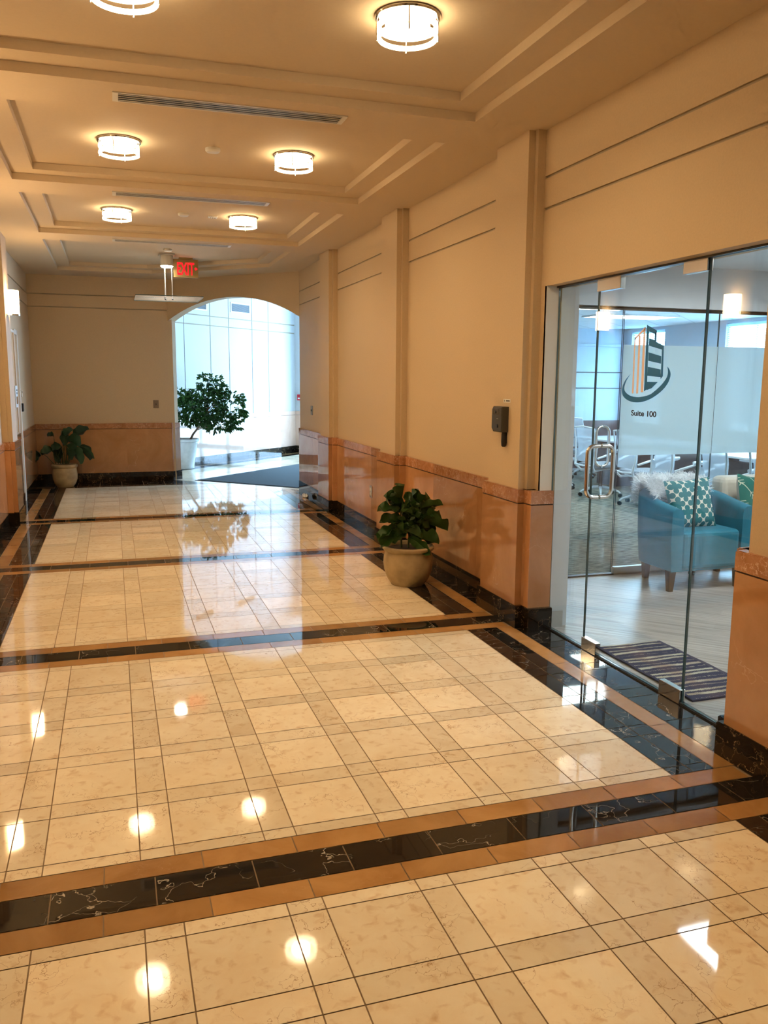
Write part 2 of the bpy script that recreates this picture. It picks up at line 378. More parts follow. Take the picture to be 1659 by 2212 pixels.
# ------------------------------------------------------------------ floor
GAP = .0022
def fl(mb, x0, x1, y0, y1, mat, gx=GAP, gy=GAP):
    tn = rtone()
    if mat == 0: tn = ((.3 + .7 * tn[0]) if min(x1 - x0, y1 - y0) > .2 else .8 * tn[0], tn[1], tn[2])
    mb.face([(x0 + gx, y0 + gy, 0), (x1 - gx, y0 + gy, 0), (x1 - gx, y1 - gy, 0), (x0 + gx, y1 - gy, 0)], mat, tn)
cols = [-.713]
for i in range(7):
    cols.append(cols[-1] + .312)
    if i < 6: cols.append(cols[-1] + .1142)
def rows_for(y0, y1):
    r = [y0, y0 + .065]
    for i in range(5):
        r.append(r[-1] + .315)
        if i < 4: r.append(r[-1] + .1085)
    r.append(y1)
    return r
mb = MB()
tan_x = [(-1.035, -.925), (2.368, 2.475)]
dark_in = [(-.925, -.819, -.713), (2.157, 2.263, 2.368)]
def side_strips(rws):
    for a, b_ in zip(rws[:-1], rws[1:]):
        if b_ - a < .02: continue
        for t in dark_in:
            fl(mb, t[0], t[1], a, b_, 2); fl(mb, t[1], t[2], a, b_, 2)
        fl(mb, -1.20, -1.035, a, b_, 2)
        fl(mb, 2.475, 2.715, a, b_, 2)
def tan_long(y0, y1):
    y = y0
    while y < y1 - .01:
        e = min(y + .46, y1)
        if y1 - e < .12: e = y1
        for a, b_ in tan_x: fl(mb, a, b_, y, e, 1)
        y = e
BC = [2.559 + 2.515 * k for k in range(-3, 4)]
edges = [Y0]
for c in BC: edges += [c - .188, c + .188]
edges.append(13.16)
for i in range(0, len(edges), 2):
    y0, y1 = edges[i], edges[i + 1]
    last = i == len(edges) - 2
    if last:
        r = [y0, y0 + .065]
        while r[-1] < y1:
            r.append(r[-1] + .315); r.append(r[-1] + .1085)
        r = [q for q in r if q < y1 - .03] + [y1]
    elif i == 0: r = [y0, y0 + .2, y0 + .515, y1] if y1 - y0 > .6 else [y0, y1]
    else: r = rows_for(y0, y1)
    for a, b_ in zip(r[:-1], r[1:]):
        for c, d in zip(cols[:-1], cols[1:]): fl(mb, c, d, a, b_, 0)
    side_strips(r); tan_long(y0, y1)
for c in BC:
    for (a, b_, mat, off) in ((c - .188, c - .08, 1, .0), (c - .08, c + .08, 2, .159), (c + .08, c + .188, 1, .0)):
        x = -1.037 - .318 + off - .011
        while x < 2.72:
            x0 = max(x, -1.20 if mat == 2 else -1.035); x1 = min(x + .3186, 2.715 if mat == 2 else 2.475)
            if x1 - x0 > .02: fl(mb, x0, x1, a, b_, mat)
            x += .3186
        if mat == 1:
            fl(mb, -1.20, -1.035, a, b_, 2); fl(mb, 2.475, 2.715, a, b_, 2)
# end borders
x = -1.2
for (a, b_, mat) in ((13.16, 13.24, 2), (13.24, 13.30, 1), (13.30, 13.84, 2)):
    x = -1.2
    while x < 2.7:
        fl(mb, x, min(x + .32, 2.7), a, b_, mat); x += .32
mb.face([(-1.3, Y0, -.0025), (2.715, Y0, -.0025), (2.715, 13.9, -.0025), (-1.3, 13.9, -.0025)], 3)
fo = mb.build('floor', [M['cream'], M['tan'], M['black'], M['grout']])
import bmesh
bm = bmesh.new(); bm.from_mesh(fo.data)
P0 = Vector((.87, 13.83, 0)); U = Vector((RAMP, -RAMP, 0)); V = Vector((RAMP, RAMP, 0))
bmesh.ops.bisect_plane(bm, geom=bm.verts[:] + bm.edges[:] + bm.faces[:], plane_co=P0 + V * .0, plane_no=V, clear_outer=True)
bm.to_mesh(fo.data); bm.free()
struct(fo, 'polished marble floor of cream tiles with black and tan bands in the corridor')

# lobby floor (rotated 45 degrees): s along U, t along V, origin P0
def uv(s_, t_, z=0): p = P0 + U * s_ + V * t_; return (p.x, p.y, z)
mb = MB()
LW = -(((.87 - 13.83) + 14.73) / math.sqrt(2))      # s of lobby wall
s = LW
def lf(s0, s1, t0, t1, mat, g=.0022):
    mb.face([uv(s0 + g, t0 + g), uv(s1 - g, t0 + g), uv(s1 - g, t1 - g), uv(s0 + g, t1 - g)], mat, rtone())
t = .0
tt = []
while t < 8.2: tt.append(t); t += .315
sl = [(LW, LW + .14, 2), (LW + .14, LW + .25, 1), (LW + .25, LW + .46, 2)]
q = LW + .46
while q < 3.0: sl.append((q, q + .4, 0)); q += .4
for a, b_, mt in sl:
    for t in tt: lf(a, min(b_, 2.62), t, t + .315, mt)
mb.face([uv(LW, 0, -.0025), uv(2.6, 0, -.0025), uv(2.6, 8.5, -.0025), uv(LW, 8.5, -.0025)], 3)
struct(mb.build('floor', [M['cream'], M['tan'], M['black'], M['grout']]), 'pale glossy marble floor of the bright lobby beyond the arch')

# ------------------------------------------------------------------ walls (right / left share a profile)
GR = [(2.664, 2.680), (2.852, 2.868)]
def xx(x, side): return x if side > 0 else SUM - x
def panel(mb, side, y0, y1, z0, z1, back=2.79):
    zs = [z0]
    for a, b_ in GR:
        if z0 < a < z1: zs += [a, b_]
    zs.append(z1)
    for i, (a, b_) in enumerate(zip(zs[:-1], zs[1:])):
        g = i % 2 == 1
        mb.box(xx(XR + (.012 if g else 0), side), xx(back, side), y0, y1, a, b_, 1 if g else 0)
def pilaster_paint(mb, side, a, b_):
    mb.box(xx(2.50, side), xx(2.61, side), a, b_, .90, CZ)
    mb.box(xx(2.545, side), xx(2.61, side), a - .035, b_ + .035, .90, CZ)
OP0, OP1, OPZ = 2.86, 4.795, 2.205
mb = MB()
panel(mb, 1, Y0, OP0, .0, CZ); panel(mb, 1, OP1, 12.10, .0, CZ); panel(mb, 1, OP0, OP1, OPZ, CZ)
for a, b_ in PIL: pilaster_paint(mb, 1, a, b_)
struct(mb.build('wall_right', [M['paint'], M['groove']]), 'cream painted right corridor wall with stepped pilasters and thin grooves')
mb = MB()
DY0, DY1, DZ = 11.64, 11.98, 2.19
panel(mb, -1, Y0, DY0, 0, CZ); panel(mb, -1, DY1, YE, 0, CZ); panel(mb, -1, DY0, DY1, DZ, CZ)
for a, b_ in PIL: pilaster_paint(mb, -1, a, b_)
mb.box(XL - .2, XL - .12, DY0 - .01, DY1 + .01, 0, DZ)
struct(mb.build('wall_left', [M['paint'], M['groove']]), 'cream painted left corridor wall with pilasters and sconces')
# slotted white panel beside the left door (two tall recesses)
mb = MB()
for a, b_ in ((11.20, 11.33), (11.42, 11.58)):
    mb.box(XL - .001, XL + .012, a - .02, a, .93, 2.17, 0); mb.box(XL - .001, XL + .012, b_, b_ + .02, .93, 2.17, 0)
    mb.box(XL - .001, XL + .004, a, b_, .93, 2.17, 1)
mb.box(XL - .001, XL + .012, 11.18, 11.60, 2.17, 2.20, 0)
struct(mb.build('trim_1', [M['offwhite'], M['tan']]), 'two tall tan slots framed in off-white beside the far left door')
# wainscots and baseboards
def wains(side, segs, name, label, jam=None):
    mb = MB(); jb = MB(); bb = MB()
    def piece(xf, y0, y1, xb=2.61):
        tn = rtone()
        mb.box(xx(xf, side), xx(xb, side), y0, y1, .14, .828, 0, tn)
        mb.box(xx(xf + .004, side), xx(xb, side), y0 + .004, y1 - .004, .826, .838, 2, tn)
        mb.box(xx(xf - .002, side), xx(xb, side), y0 - .002, y1 + .002, .836, .916, 1, tn)
        mb.box(xx(xf + .003, side), xx(xb, side), y0 + .003, y1 - .003, .916, .921, 1, tn)
        bb.box(xx(xf - .010, side), xx(xb, side), y0 - .035, y1 + .035, 0, .146, 0, rtone())
        bb.box(xx(xf - .006, side), xx(xb, side), y0 - .031, y1 + .031, .146, .150, 0, rtone())
    for y0, y1 in segs:
        # split long stretches into slabs
        n = max(1, round((y1 - y0) / .86)); d = (y1 - y0) / n
        for i in range(n):
            tn = rtone()
            a = y0 + i * d + (.0006 if i else 0); b_ = y0 + (i + 1) * d - (.0006 if i < n - 1 else 0)
            mb.box(xx(2.58, side), xx(2.61, side), a, b_, .14, .828, 0, tn)
            mb.box(xx(2.585, side), xx(2.61, side), a, b_, .826, .838, 2, tn)
            mb.box(xx(2.577, side), xx(2.61, side), a, b_, .836, .918, 1, tn)
            bb.box(xx(2.572, side), xx(2.61, side), a, b_, 0, .146, 0, tn)
    for a, b_ in PIL:
        near = side > 0 and abs(a - 4.90) < .01; far = side > 0 and abs(b_ - 2.79) < .01
        piece(2.48, a - .04, b_ + .05)
        piece(2.525, a - .075, b_ + .085)
        if near: piece(2.527, a - .135, a, 2.688)
        if far: piece(2.53, b_, b_ + .10, 2.675)
    return mb, bb
mb, bb = wains(1, [(Y0, OP0), (4.81, 12.10)], '', '')
struct(mb.build('trim_2', [M['rose'], M['rosecap'], M['joint']]), 'polished rose marble wainscot along the right corridor wall')
struct(bb.build('baseboard_right', M['base']), 'black marble baseboard along the right corridor wall')
mb, bb = wains(-1, [(Y0, DY0), (DY1 + .03, YE)], '', '')
struct(mb.build('trim_3', [M['rose'], M['rosecap'], M['joint']]), 'polished rose marble wainscot along the left corridor wall')
struct(bb.build('baseboard_left', M['base']), 'black marble baseboard along the left corridor wall')

# end wall
mb = MB()
zs = [0, 2.664, 2.68, 2.852, 2.868, CZ]
for i in range(5):
    g = i % 2 == 1
    mb.box(-1.35, .87 + .06, YE + (.012 if g else 0), YE + .17, zs[i], zs[i + 1], 1 if g else 0)
mb.obox(P0, U, V, -.13, 0, 0, .17, 0, 2.9)
struct(mb.build('wall_far', [M['paint'], M['groove']]), 'plain cream end wall of the corridor left of the arch')
mb = MB(); bb = MB()
for i in range(3):
    a = XL - .02 + i * .68; b_ = a + .68 if i < 2 else .885
    tn = rtone()
    mb.box(a, b_, YE - .02, YE, .14, .828, 0, tn); mb.box(a, b_, YE - .015, YE, .826, .838, 2); mb.box(a, b_, YE - .023, YE, .836, .918, 1, tn)
    bb.box(a, b_ + .004, YE - .035, YE, 0, .146, 0, tn)
tn = rtone()
mb.obox(P0, U, V, -.02, .02, -.012, .185, .14, .828, 0, tn); mb.obox(P0, U, V, -.02, .016, -.008, .18, .826, .838, 2); mb.obox(P0, U, V, -.02, .023, -.015, .188, .836, .918, 1, tn)
bb.obox(P0, U, V, -.02, .032, -.022, .195, 0, .146, 0, tn)
struct(mb.build('trim_4', [M['rose'], M['rosecap'], M['joint']]), 'rose marble wainscot on the corridor end wall and arch jamb')
struct(bb.build('baseboard_far', M['base']), 'black marble baseboard under the corridor end wall')

# arch wall
mb = MB()
AL = 2.447
def archz(s_):
    h = .32; c = AL / 2; r = (c * c + h * h) / (2 * h)
    return 2.51 + h - r + math.sqrt(max(0, r * r - (s_ - c) ** 2))
N = 40
ss = [AL * i / N for i in range(N + 1)]
for t0 in (0, .17):
    for a, b_ in zip(ss[:-1], ss[1:]):
        mb.face([uv(a, t0, archz(a)), uv(b_, t0, archz(b_)), uv(b_, t0, CZ + .6), uv(a, t0, CZ + .6)], 0)
for a, b_ in zip(ss[:-1], ss[1:]):
    mb.face([uv(a, 0, archz(a)), uv(a, .17, archz(a)), uv(b_, .17, archz(b_)), uv(b_, 0, archz(b_))], 0)
struct(mb.build('wall_arch', M['paint']), 'diagonal cream wall with the wide segmental arch opening')

# lobby walls : frame origin A, W along wall, N2 into lobby
A0 = Vector((2.68, 17.41, 0)); W = V; N2 = U
def lw(t_, n_, z=0): p = A0 + W * t_ + N2 * n_; return (p.x, p.y, z)
LC = 3.75
mb = MB()
vj = [-4.9, -3.4, -2.7, -1.967, -1.215, -.64, .126, .706, 1.715]
hz = [0, 2.61, 2.63, 2.785, 2.805, LC]
for i in range(len(vj) - 1):
    a, b_ = vj[i] + .010, vj[i + 1] - (.010 if i < len(vj) - 2 else 0)
    for k in (0, 2, 4): mb.obox(A0, W, N2, a, b_, -.15, 0, hz[k], hz[k + 1])
mb.obox(A0, W, N2, -4.9, 1.9, -.2, -.012, 0, LC, 1)
mb.obox(A0, W, N2, 1.715, 1.95, -.2, .42, 0, LC)
struct(mb.build('wall_lobby', [M['lobbypaint'], M['groove']]), 'bright white panelled lobby wall with vertical and horizontal joints')
mb = MB(); bb = MB()
t = -4.9
while t < 1.71:
    e = min(t + .58, 1.69); tn = rtone()
    mb.obox(A0, W, N2, t + .0006, e, -.01, .02, .14, .828, 0, tn); mb.obox(A0, W, N2, t, e, -.01, .015, .826, .838, 2); mb.obox(A0, W, N2, t, e, -.01, .023, .836, .918, 1, tn)
    bb.obox(A0, W, N2, t, e, -.01, .03, 0, .146, 0, tn)
    t = e
    if e >= 1.69: break
tn = rtone()
mb.obox(A0, W, N2, 1.69, 1.72, 0, .42, .14, .828, 0, tn); mb.obox(A0, W, N2, 1.687, 1.72, 0, .42, .836, .918, 1, tn); bb.obox(A0, W, N2, 1.68, 1.72, 0, .42, 0, .146, 0, tn)
struct(mb.build('trim_5', [M['daylitRose'], M['daylitRose'], M['joint']]), 'rose marble wainscot on the bright lobby wall, daylight wash put into its colour')
struct(bb.build('baseboard_lobby', M['base']), 'black marble baseboard under the bright lobby wall')
# opposite lobby wall + behind right wall
mb = MB()
mb.obox(A0, W, N2, -3.755, 1.95, 3.70, 3.78, 0, LC)
struct(mb.build('wall_lobby_near', [M['lobbypaint']]), 'white lobby wall opposite the panelled one')
mb = MB()
c = [uv(LW - .3, -.02, LC), uv(2.7, -.02, LC), uv(2.7, 8.5, LC), uv(LW - .3, 8.5, LC)]
mb.face(c[::-1]); mb.face([(p[0], p[1], LC + .1) for p in c])
mb.face([(-.8, 14.0, LC), (1.0, 14.0, LC), (1.0, 16.1, LC), (-.8, 14.2, LC)])
struct(mb.build('ceiling', M['lobbypaint']), 'white lobby ceiling beyond the arch')
# glazed facade of lobby at t=1.9, n .42..3.70
FT = 1.88
mb = MB()
for n_ in (.44, 1.24, 2.06, 2.88, 3.68): mb.obox(A0, W, N2, FT - .04, FT + .04, n_ - .03, n_ + .03, 0, LC - .25)
for z in (0, .42, 2.25, LC - .30): mb.obox(A0, W, N2, FT - .04, FT + .04, .44, 3.68, z, z + .06)
mb.obox(A0, W, N2, FT - .08, FT + .08, .3, 3.78, LC - .25, LC)
wf = mb.build('window_1', M['alu']); struct(wf, 'glazed entrance facade of the lobby with grey mullions')
mb = MB(); mb.obox(A0, W, N2, FT - .004, FT + .004, .46, 3.66, .06, LC - .30)
g_ = mb.build('pane', M['glass'], wf)

# ------------------------------------------------------------------ ceiling with coffers
mb = MB()
C0, C1 = -.675, 2.120
def quad(x0, x1, y0, y1, z): mb.face([(x0, y1, z), (x1, y1, z), (x1, y0, z), (x0, y0, z)])
def ring(poly_lo, poly_hi):
    n = len(poly_lo)
    for i in range(n):
        j = (i + 1) % n
        mb.face([poly_lo[i], poly_lo[j], poly_hi[j], poly_hi[i]])
def coffer(poly, inset):
    p0 = [(x, y, CZ) for x, y in poly]; p1 = [(x, y, CZ + .05) for x, y in poly]
    q0 = [(x, y, CZ + .05) for x, y in inset]; q1 = [(x, y, CZ + .10) for x, y in inset]
    ring(p0, p1); ring(p1, q0); ring(q0, q1); mb.face(q1)
ys = [Y0]
cof = []
for k in range(-2, 3):
    a = 2.825 + 2.515 * k; b_ = a + 2.037
    cof.append((a, b_))
for a, b_ in cof:
    coffer([(C0, a), (C0, b_), (C1, b_), (C1, a)], [(C0 + .165, a + .165), (C0 + .165, b_ - .165), (C1 - .165, b_ - .165), (C1 - .165, a + .165)])
quad(XL - .2, C0, Y0, 14.2, CZ)
quad(C1, XR + .2, Y0, 10.37, CZ)
y = Y0
for a, b_ in cof: quad(C0, C1, y, a, CZ); y = b_
quad(C0, C1, y, 10.37, CZ)
e4 = [(C0, 10.37), (C0, 13.15), (.62, 13.15), (C1, 11.80), (C1, 10.37)]
i4 = [(C0 + .165, 10.535), (C0 + .165, 12.985), (.55, 12.985), (C1 - .165, 11.735), (C1 - .165, 10.535)]
coffer(e4, i4)
mb.face([(C0, 13.15, CZ), (C0, 14.2, CZ), (.62, 14.2, CZ), (.62, 13.15, CZ)])
mb.face([(.62, 13.15, CZ), (.62, 14.2, CZ), (.7, 14.1, CZ), (2.8, 12.0, CZ), (2.8, 10.37, CZ), (C1, 10.37, CZ), (C1, 11.80, CZ)])
mb.box(XL - .2, 2.80, Y0 - .1, 10.4, CZ + .2, CZ + .3)
mb.prism([(XL - .2, 10.4), (2.8, 10.4), (2.8, 11.9), (.8, 13.9), (.7, 14.2), (XL - .2, 14.2)], CZ + .2, CZ + .3)
struct(mb.build('ceiling', M['ceil']), 'cream corridor ceiling with double stepped rectangular coffers')
# wall behind the camera
mb = MB(); mb.box(XL - .2, XR + .2, Y0 - .1, Y0, 0, CZ)
struct(mb.build('wall_near', M['paint']), 'cream wall closing the corridor behind the viewer')

# ------------------------------------------------------------------ office suite shell
RC = 2.55; GY = 6.02
mb = MB()
mb.face([(2.715, .8, .0), (6.8, .8, 0), (6.8, GY, 0), (2.715, GY, 0)])
struct(mb.build('floor', M['plank']), 'light grey wood plank floor of the glass-fronted office')
mb = MB()
mb.face([(2.715, GY, .0), (8.95, GY, 0), (8.95, 13.45, 0), (4.4, 13.45, 0), (4.4, 9.2, 0), (2.715, 9.2, 0)])
struct(mb.build('floor', M['carpet']), 'grey green carpet of the conference room')
mb = MB()
mb.box(2.79, 6.8, .8, GY - .05, RC, RC + .08)
struct(mb.build('ceiling', M['whitewall']), 'white ceiling of the office reception')
mb = MB()
mb.face([(2.79, 9.2, RC), (8.95, 9.2, RC), (8.95, GY, RC), (2.79, GY, RC)]); mb.face([(4.4, 13.45, RC), (8.95, 13.45, RC), (8.95, 9.2, RC), (4.4, 9.2, RC)])
struct(mb.build('ceiling', M['offceil']), 'tiled ceiling of the conference room')
mb = MB()
mb.box(2.79, 8.9, GY - .05, GY + .05, 2.215, RC + .02)
mb.box(2.79, 8.9, GY - .075, GY + .05, 2.215, 2.30)
mb.box(6.8, 8.95, GY - .05, GY + .05, 0, 2.3)
mb.box(6.8, 6.9, .8, GY, 0, RC); mb.box(2.79, 6.9, .7, .8, 0, RC)
mb.box(2.79, 2.84, OP1 + .01, 9.2, 0, RC, 0)
struct(mb.build('wall_office', M['whitewall']), 'pale grey bulkhead above the conference glass')
mb = MB()
mb.box(2.74, 4.4, 9.2, 9.3, 0, RC); mb.box(4.3, 4.4, 9.2, 13.5, 0, RC)
mb.box(4.3, 9.0, 13.4, 13.5, .92, RC); mb.box(4.3, 9.0, 13.38, 13.5, 0, .92, 3)
for z in (1.50, 1.78): mb.box(4.4, 8.9, 13.39, 13.4, z - .008, z + .008, 2)
mb.box(4.4, 8.9, 13.36, 13.4, 2.24, 2.28, 0)
WIN = [(12.25, 13.2), (9.55, 10.76), (7.0, 8.4)]
yy = [GY] + [v for a, b_ in sorted(WIN) for v in (a, b_)] + [13.5]
for i in range(0, len(yy), 2): mb.box(8.9, 9.05, yy[i], yy[i + 1], 0, RC)
for a, b_ in WIN: mb.box(8.9, 9.05, a, b_, 0, .85); mb.box(8.9, 9.05, a, b_, 2.50, RC)
struct(mb.build('wall_conference', [M['greywall'], M['rosecap'], M['darkmetal'], simple('plum_brown_panel', (.13, .075, .075), .3)]), 'blue grey far walls of the conference room')
wl = ['conference window nearest the far corner', 'middle conference window behind frosted glass', 'conference window furthest right']
for i, (a, b_) in enumerate(WIN):
    mb = MB()
    for y_ in (a, b_ - .04, (a + b_) / 2 - .02): mb.box(8.95, 9.0, y_, y_ + .04, .85, 2.5)
    for z in (.85, 2.46): mb.box(8.95, 9.0, a, b_, z, z + .04)
    w_ = mb.build('window_%d' % (i + 2), M['white']); struct(w_, wl[i])
    mb = MB(); mb.box(8.972, 8.978, a + .04, b_ - .04, .89, 2.46); mb.build('pane', M['glass'], w_)
    mb = MB()
    z = 2.44
    while z > 1.0:
        mb.face([(8.90, a + .03, z), (8.90, b_ - .03, z), (8.935, b_ - .03, z + .022), (8.935, a + .03, z + .022)]); z -= .032
    mb.box(8.90, 8.94, a + .02, b_ - .02, 2.455, 2.49)
    tag(mb.build('window_blind', M['blind']), ['white slatted blind on the far-corner conference window', 'white slatted blind on the middle conference window', 'white slatted blind on the right conference window'][i], 'blind', 'blinds on the conference room windows')

# jamb and threshold of storefront
mb = MB()
mb.box(2.675, 2.712, OP0, OP1, -.002, .008, 0)
mb.box(2.67, 2.71, OP0, OP1, 2.195, 2.215, 0)
struct(mb.build('trim_6', M['darkmetal']), 'dark metal head channel and floor track of the glass storefront')
mb = MB()
mb.box(2.705, 2.80, OP1 - .006, OP1 + .02, 0, 2.205, 0)
mb.box(2.705, 2.80, OP1 - .012, OP1, 0, .11, 1)
mb.box(2.60, 2.695, OP1 - .002, OP1 + .02, .9, 2.205, 2)
struct(mb.build('trim_7', [M['whitewall'], M['satin'], M['offwhite']]), 'white jamb with grey base beside the glass storefront')
GX = 2.69
def pane(name, y0, y1, z0, z1, parent=None, x=GX, th=.006):
    mb = MB()
    mb.face([(x - th, y0, z0), (x - th, y0, z1), (x - th, y1, z1), (x - th, y1, z0)], 0)
    mb.face([(x + th, y0, z0), (x + th, y1, z0), (x + th, y1, z1), (x + th, y0, z1)], 0)
    for p in ([(y0, z0), (y1, z0)], [(y1, z0), (y1, z1)], [(y1, z1), (y0, z1)], [(y0, z1), (y0, z0)]):
        (a, b_), (c, d) = p
        mb.face([(x - th, a, b_), (x - th, c, d), (x + th, c, d), (x + th, a, b_)], 1)
    return mb.build(name, [M['glass'], M['glassedge']], parent)
struct(pane('window_5', 4.335, OP1 - .004, .012, 2.195), 'narrow clear glass side panel left of the office door')
struct(pane('window_6', OP0 + .03, 3.384, .012, 2.195), 'clear glass side panel between the office door and near pier')
door = pane('door_1', 3.392, 4.330, .012, 2.188); struct(door, 'clear glass office door with building logo and chrome pull')
# handle : rounded rectangular loops on both sides
def loop(mbx, c, hw, hz_, r, side, tube_r, axis='x'):
    pts = []
    for k in range(9):
        a = PI / 2 * k / 8; pts.append((side * (hw - r + r * sin(a)), hz_ - r + r * cos(a)))
    for k in range(9):
        a = PI / 2 * k / 8; pts.append((side * (hw - r + r * cos(a)), -hz_ + r - r * sin(a)))
    pts = [(side * .007, hz_)] + pts + [(side * .007, -hz_)]
    if axis == 'x': P = [(c[0] + p, c[1], c[2] + q) for p, q in pts]
    else: P = [(c[0], c[1] + p, c[2] + q) for p, q in pts]
    mbx.tube(P, tube_r, 12)
mb = MB(); loop(mb, (GX, 4.245, 1.10), .085, .15, .045, -1, .0125); loop(mb, (GX, 4.245, 1.10), .085, .15, .045, 1, .0125)
h_ = mb.build('door_handle', M['steel'], door)
mb = MB()
for (a, b_, z0, z1) in ((4.175, 4.332, -.0, .078), (3.390, 3.56, -.0, .078), (4.10, 4.332, 2.125, 2.2), (3.390, 3.565, 2.135, 2.2)):
    mb = MB(); mb.box(GX - .018, GX + .018, a, b_, z0 + .002, z1); o = mb.build('patch_fitting', M['steel'], door, bevel=.003)
# logo decal
TEAL = [[(3.85, 1.916), (3.829, 1.907), (3.821, 1.62), (3.822, 1.58), (3.845, 1.569)], [(3.829, 1.907), (3.762, 1.882), (3.762, 1.859), (3.779, 1.864), (3.827, 1.88)], [(3.762, 1.882), (3.761, 1.824), (3.778, 1.83), (3.779, 1.864)], [(3.826, 1.845), (3.778, 1.834), (3.761, 1.824), (3.696, 1.802), (3.71, 1.783), (3.825, 1.807)], [(3.824, 1.773), (3.712, 1.75), (3.712, 1.712), (3.822, 1.729)], [(3.822, 1.698), (3.712, 1.683), (3.707, 1.644), (3.822, 1.651)], [(3.71, 1.783), (3.696, 1.802), (3.69, 1.649), (3.708, 1.634)], [(3.821, 1.62), (3.73, 1.619), (3.779, 1.587), (3.822, 1.576)]]
SW_O = [(3.975, 1.661), (4.025, 1.624), (4.048, 1.581), (4.037, 1.544), (3.99, 1.52), (3.927, 1.51), (3.854, 1.514), (3.774, 1.535), (3.698, 1.571), (3.647, 1.612), (3.628, 1.652), (3.637, 1.679), (3.658, 1.697)]
SW_I = [(3.975, 1.661), (4.010, 1.625), (4.027, 1.584), (4.006, 1.559), (3.954, 1.542), (3.881, 1.539), (3.799, 1.552), (3.755, 1.571), (3.715, 1.594), (3.681, 1.619), (3.656, 1.646), (3.651, 1.672), (3.658, 1.697)]
PEACH = [[(3.955, 1.85), (3.945, 1.854), (3.938, 1.557), (3.953, 1.557)], [(3.917, 1.861), (3.9, 1.867), (3.896, 1.558), (3.914, 1.557)], [(3.877, 1.883), (3.861, 1.908), (3.851, 1.565), (3.873, 1.565)], [(3.955, 1.85), (3.861, 1.908), (3.863, 1.889), (3.952, 1.841)]]
def crv(P, m=4):
    out = []
    n = len(P)
    for i in range(n - 1):
        p0 = P[max(i - 1, 0)]; p1 = P[i]; p2 = P[i + 1]; p3 = P[min(i + 2, n - 1)]
        for k in range(m):
            t = k / m
            out.append(tuple(.5 * ((2 * p1[j]) + (-p0[j] + p2[j]) * t + (2 * p0[j] - 5 * p1[j] + 4 * p2[j] - p3[j]) * t * t + (-p0[j] + 3 * p1[j] - 3 * p2[j] + p3[j]) * t ** 3) for j in (0, 1)))
    out.append(P[-1]); return out
mb = MB(); xd = GX - .0075
for poly in TEAL: mb.face([(xd, a, b_) for a, b_ in poly])
so, si = crv(SW_O), crv(SW_I)
for i in range(len(so) - 1):
    mb.face([(xd, *so[i]), (xd, *so[i + 1]), (xd, *si[i + 1]), (xd, *si[i])])
lg = mb.build('logo_decal', M['logoteal'], door); lg['label'] = 'teal tower and swoosh of the logo'
mb = MB()
for poly in PEACH: mb.face([(xd, a, b_) for a, b_ in poly])
lg2 = mb.build('logo_decal', M['logopeach'], door); lg2['label'] = 'peach tower stripes of the logo'
def textobj(name, body, size, mat, parent, M4, extrude=.001, sx=1.0, offset=0):
    cu = bpy.data.curves.new(name, 'FONT'); cu.body = body; cu.size = size; cu.extrude = extrude; cu.offset = offset
    tmp = bpy.data.objects.new('tmp', cu); COL.objects.link(tmp)
    dg = bpy.context.evaluated_depsgraph_get(); me = bpy.data.meshes.new_from_object(tmp.evaluated_get(dg))
    bpy.data.objects.remove(tmp)
    xs_ = [v.co.x for v in me.vertices]; wd = max(xs_) - min(xs_)
    me.transform(Matrix.Translation((-min(xs_), 0, 0))); me.transform(Matrix.Diagonal((sx / wd, 1, 1, 1))); me.transform(M4)
    me.materials.clear(); me.materials.append(mat)
    o = bpy.data.objects.new(name, me); COL.objects.link(o)
    if parent is not None: o.parent = parent
    return o
# text plane facing -X : text right = -Y, up = +Z
MT = Matrix(((0, 0, -1, xd), (-1, 0, 0, 3.949), (0, 1, 0, 1.439), (0, 0, 0, 1)))
textobj('suite_lettering', 'Suite 100', .041, M['logoblack'], door, MT, .0004, .222, .0008)

# conference glass partition: door panel + frosted panels
def paneY(name, x0, x1, z0, z1, parent=None, y=GY, th=.006):
    mb = MB()
    mb.face([(x0, y - th, z0), (x1, y - th, z0), (x1, y - th, z1), (x0, y - th, z1)], 0)
    mb.face([(x0, y + th, z0), (x0, y + th, z1), (x1, y + th, z1), (x1, y + th, z0)], 0)
    for p in ([(x0, z0), (x1, z0)], [(x1, z0), (x1, z1)], [(x1, z1), (x0, z1)], [(x0, z1), (x0, z0)]):
        (a, b_), (c, d) = p
        mb.face([(a, y - th, b_), (c, y - th, d), (c, y + th, d), (a, y + th, b_)], 1)
    return mb.build(name, [M['glass'], M['glassedge']], parent)
d2 = paneY('door_2', 2.90, 3.965, .02, 2.19); struct(d2, 'clear glass conference room door with oval pull')
mb = MB(); loop(mb, (3.828, GY, 1.09), .06, .165, .055, -1, .012); loop(mb, (3.828, GY, 1.09), .06, .165, .055, 1, .012)
mb.build('door_handle', M['steel'], d2)
mb = MB()
mb.box(2.79, 8.9, GY - .012, GY + .012, 2.19, 2.217); mb.box(2.79, 8.9, GY - .02, GY + .02, -.001, .012); mb.box(3.985, 6.8, GY - .02, GY + .02, 0, .065, 1)
struct(mb.build('trim_8', [M['darkmetal'], M['satin']]), 'slim metal rails holding the conference room glass')
xs = [3.975, 4.905, 5.84, 6.8]
for i in range(3):
    p_ = paneY('window_%d' % (7 + i), xs[i] + .003, xs[i + 1] - .003, .065, 2.19); struct(p_, ['frosted-banded glass panel behind the teal armchair', 'frosted-banded glass panel behind the cream sofa', 'frosted-banded glass panel at the right end'][i])
    mb = MB(); mb.box(xs[i] + .004, xs[i + 1] - .004, GY - .0095, GY - .0075, 1.012, 1.917)
    mb.build('frosted_band', M['frost'], p_)

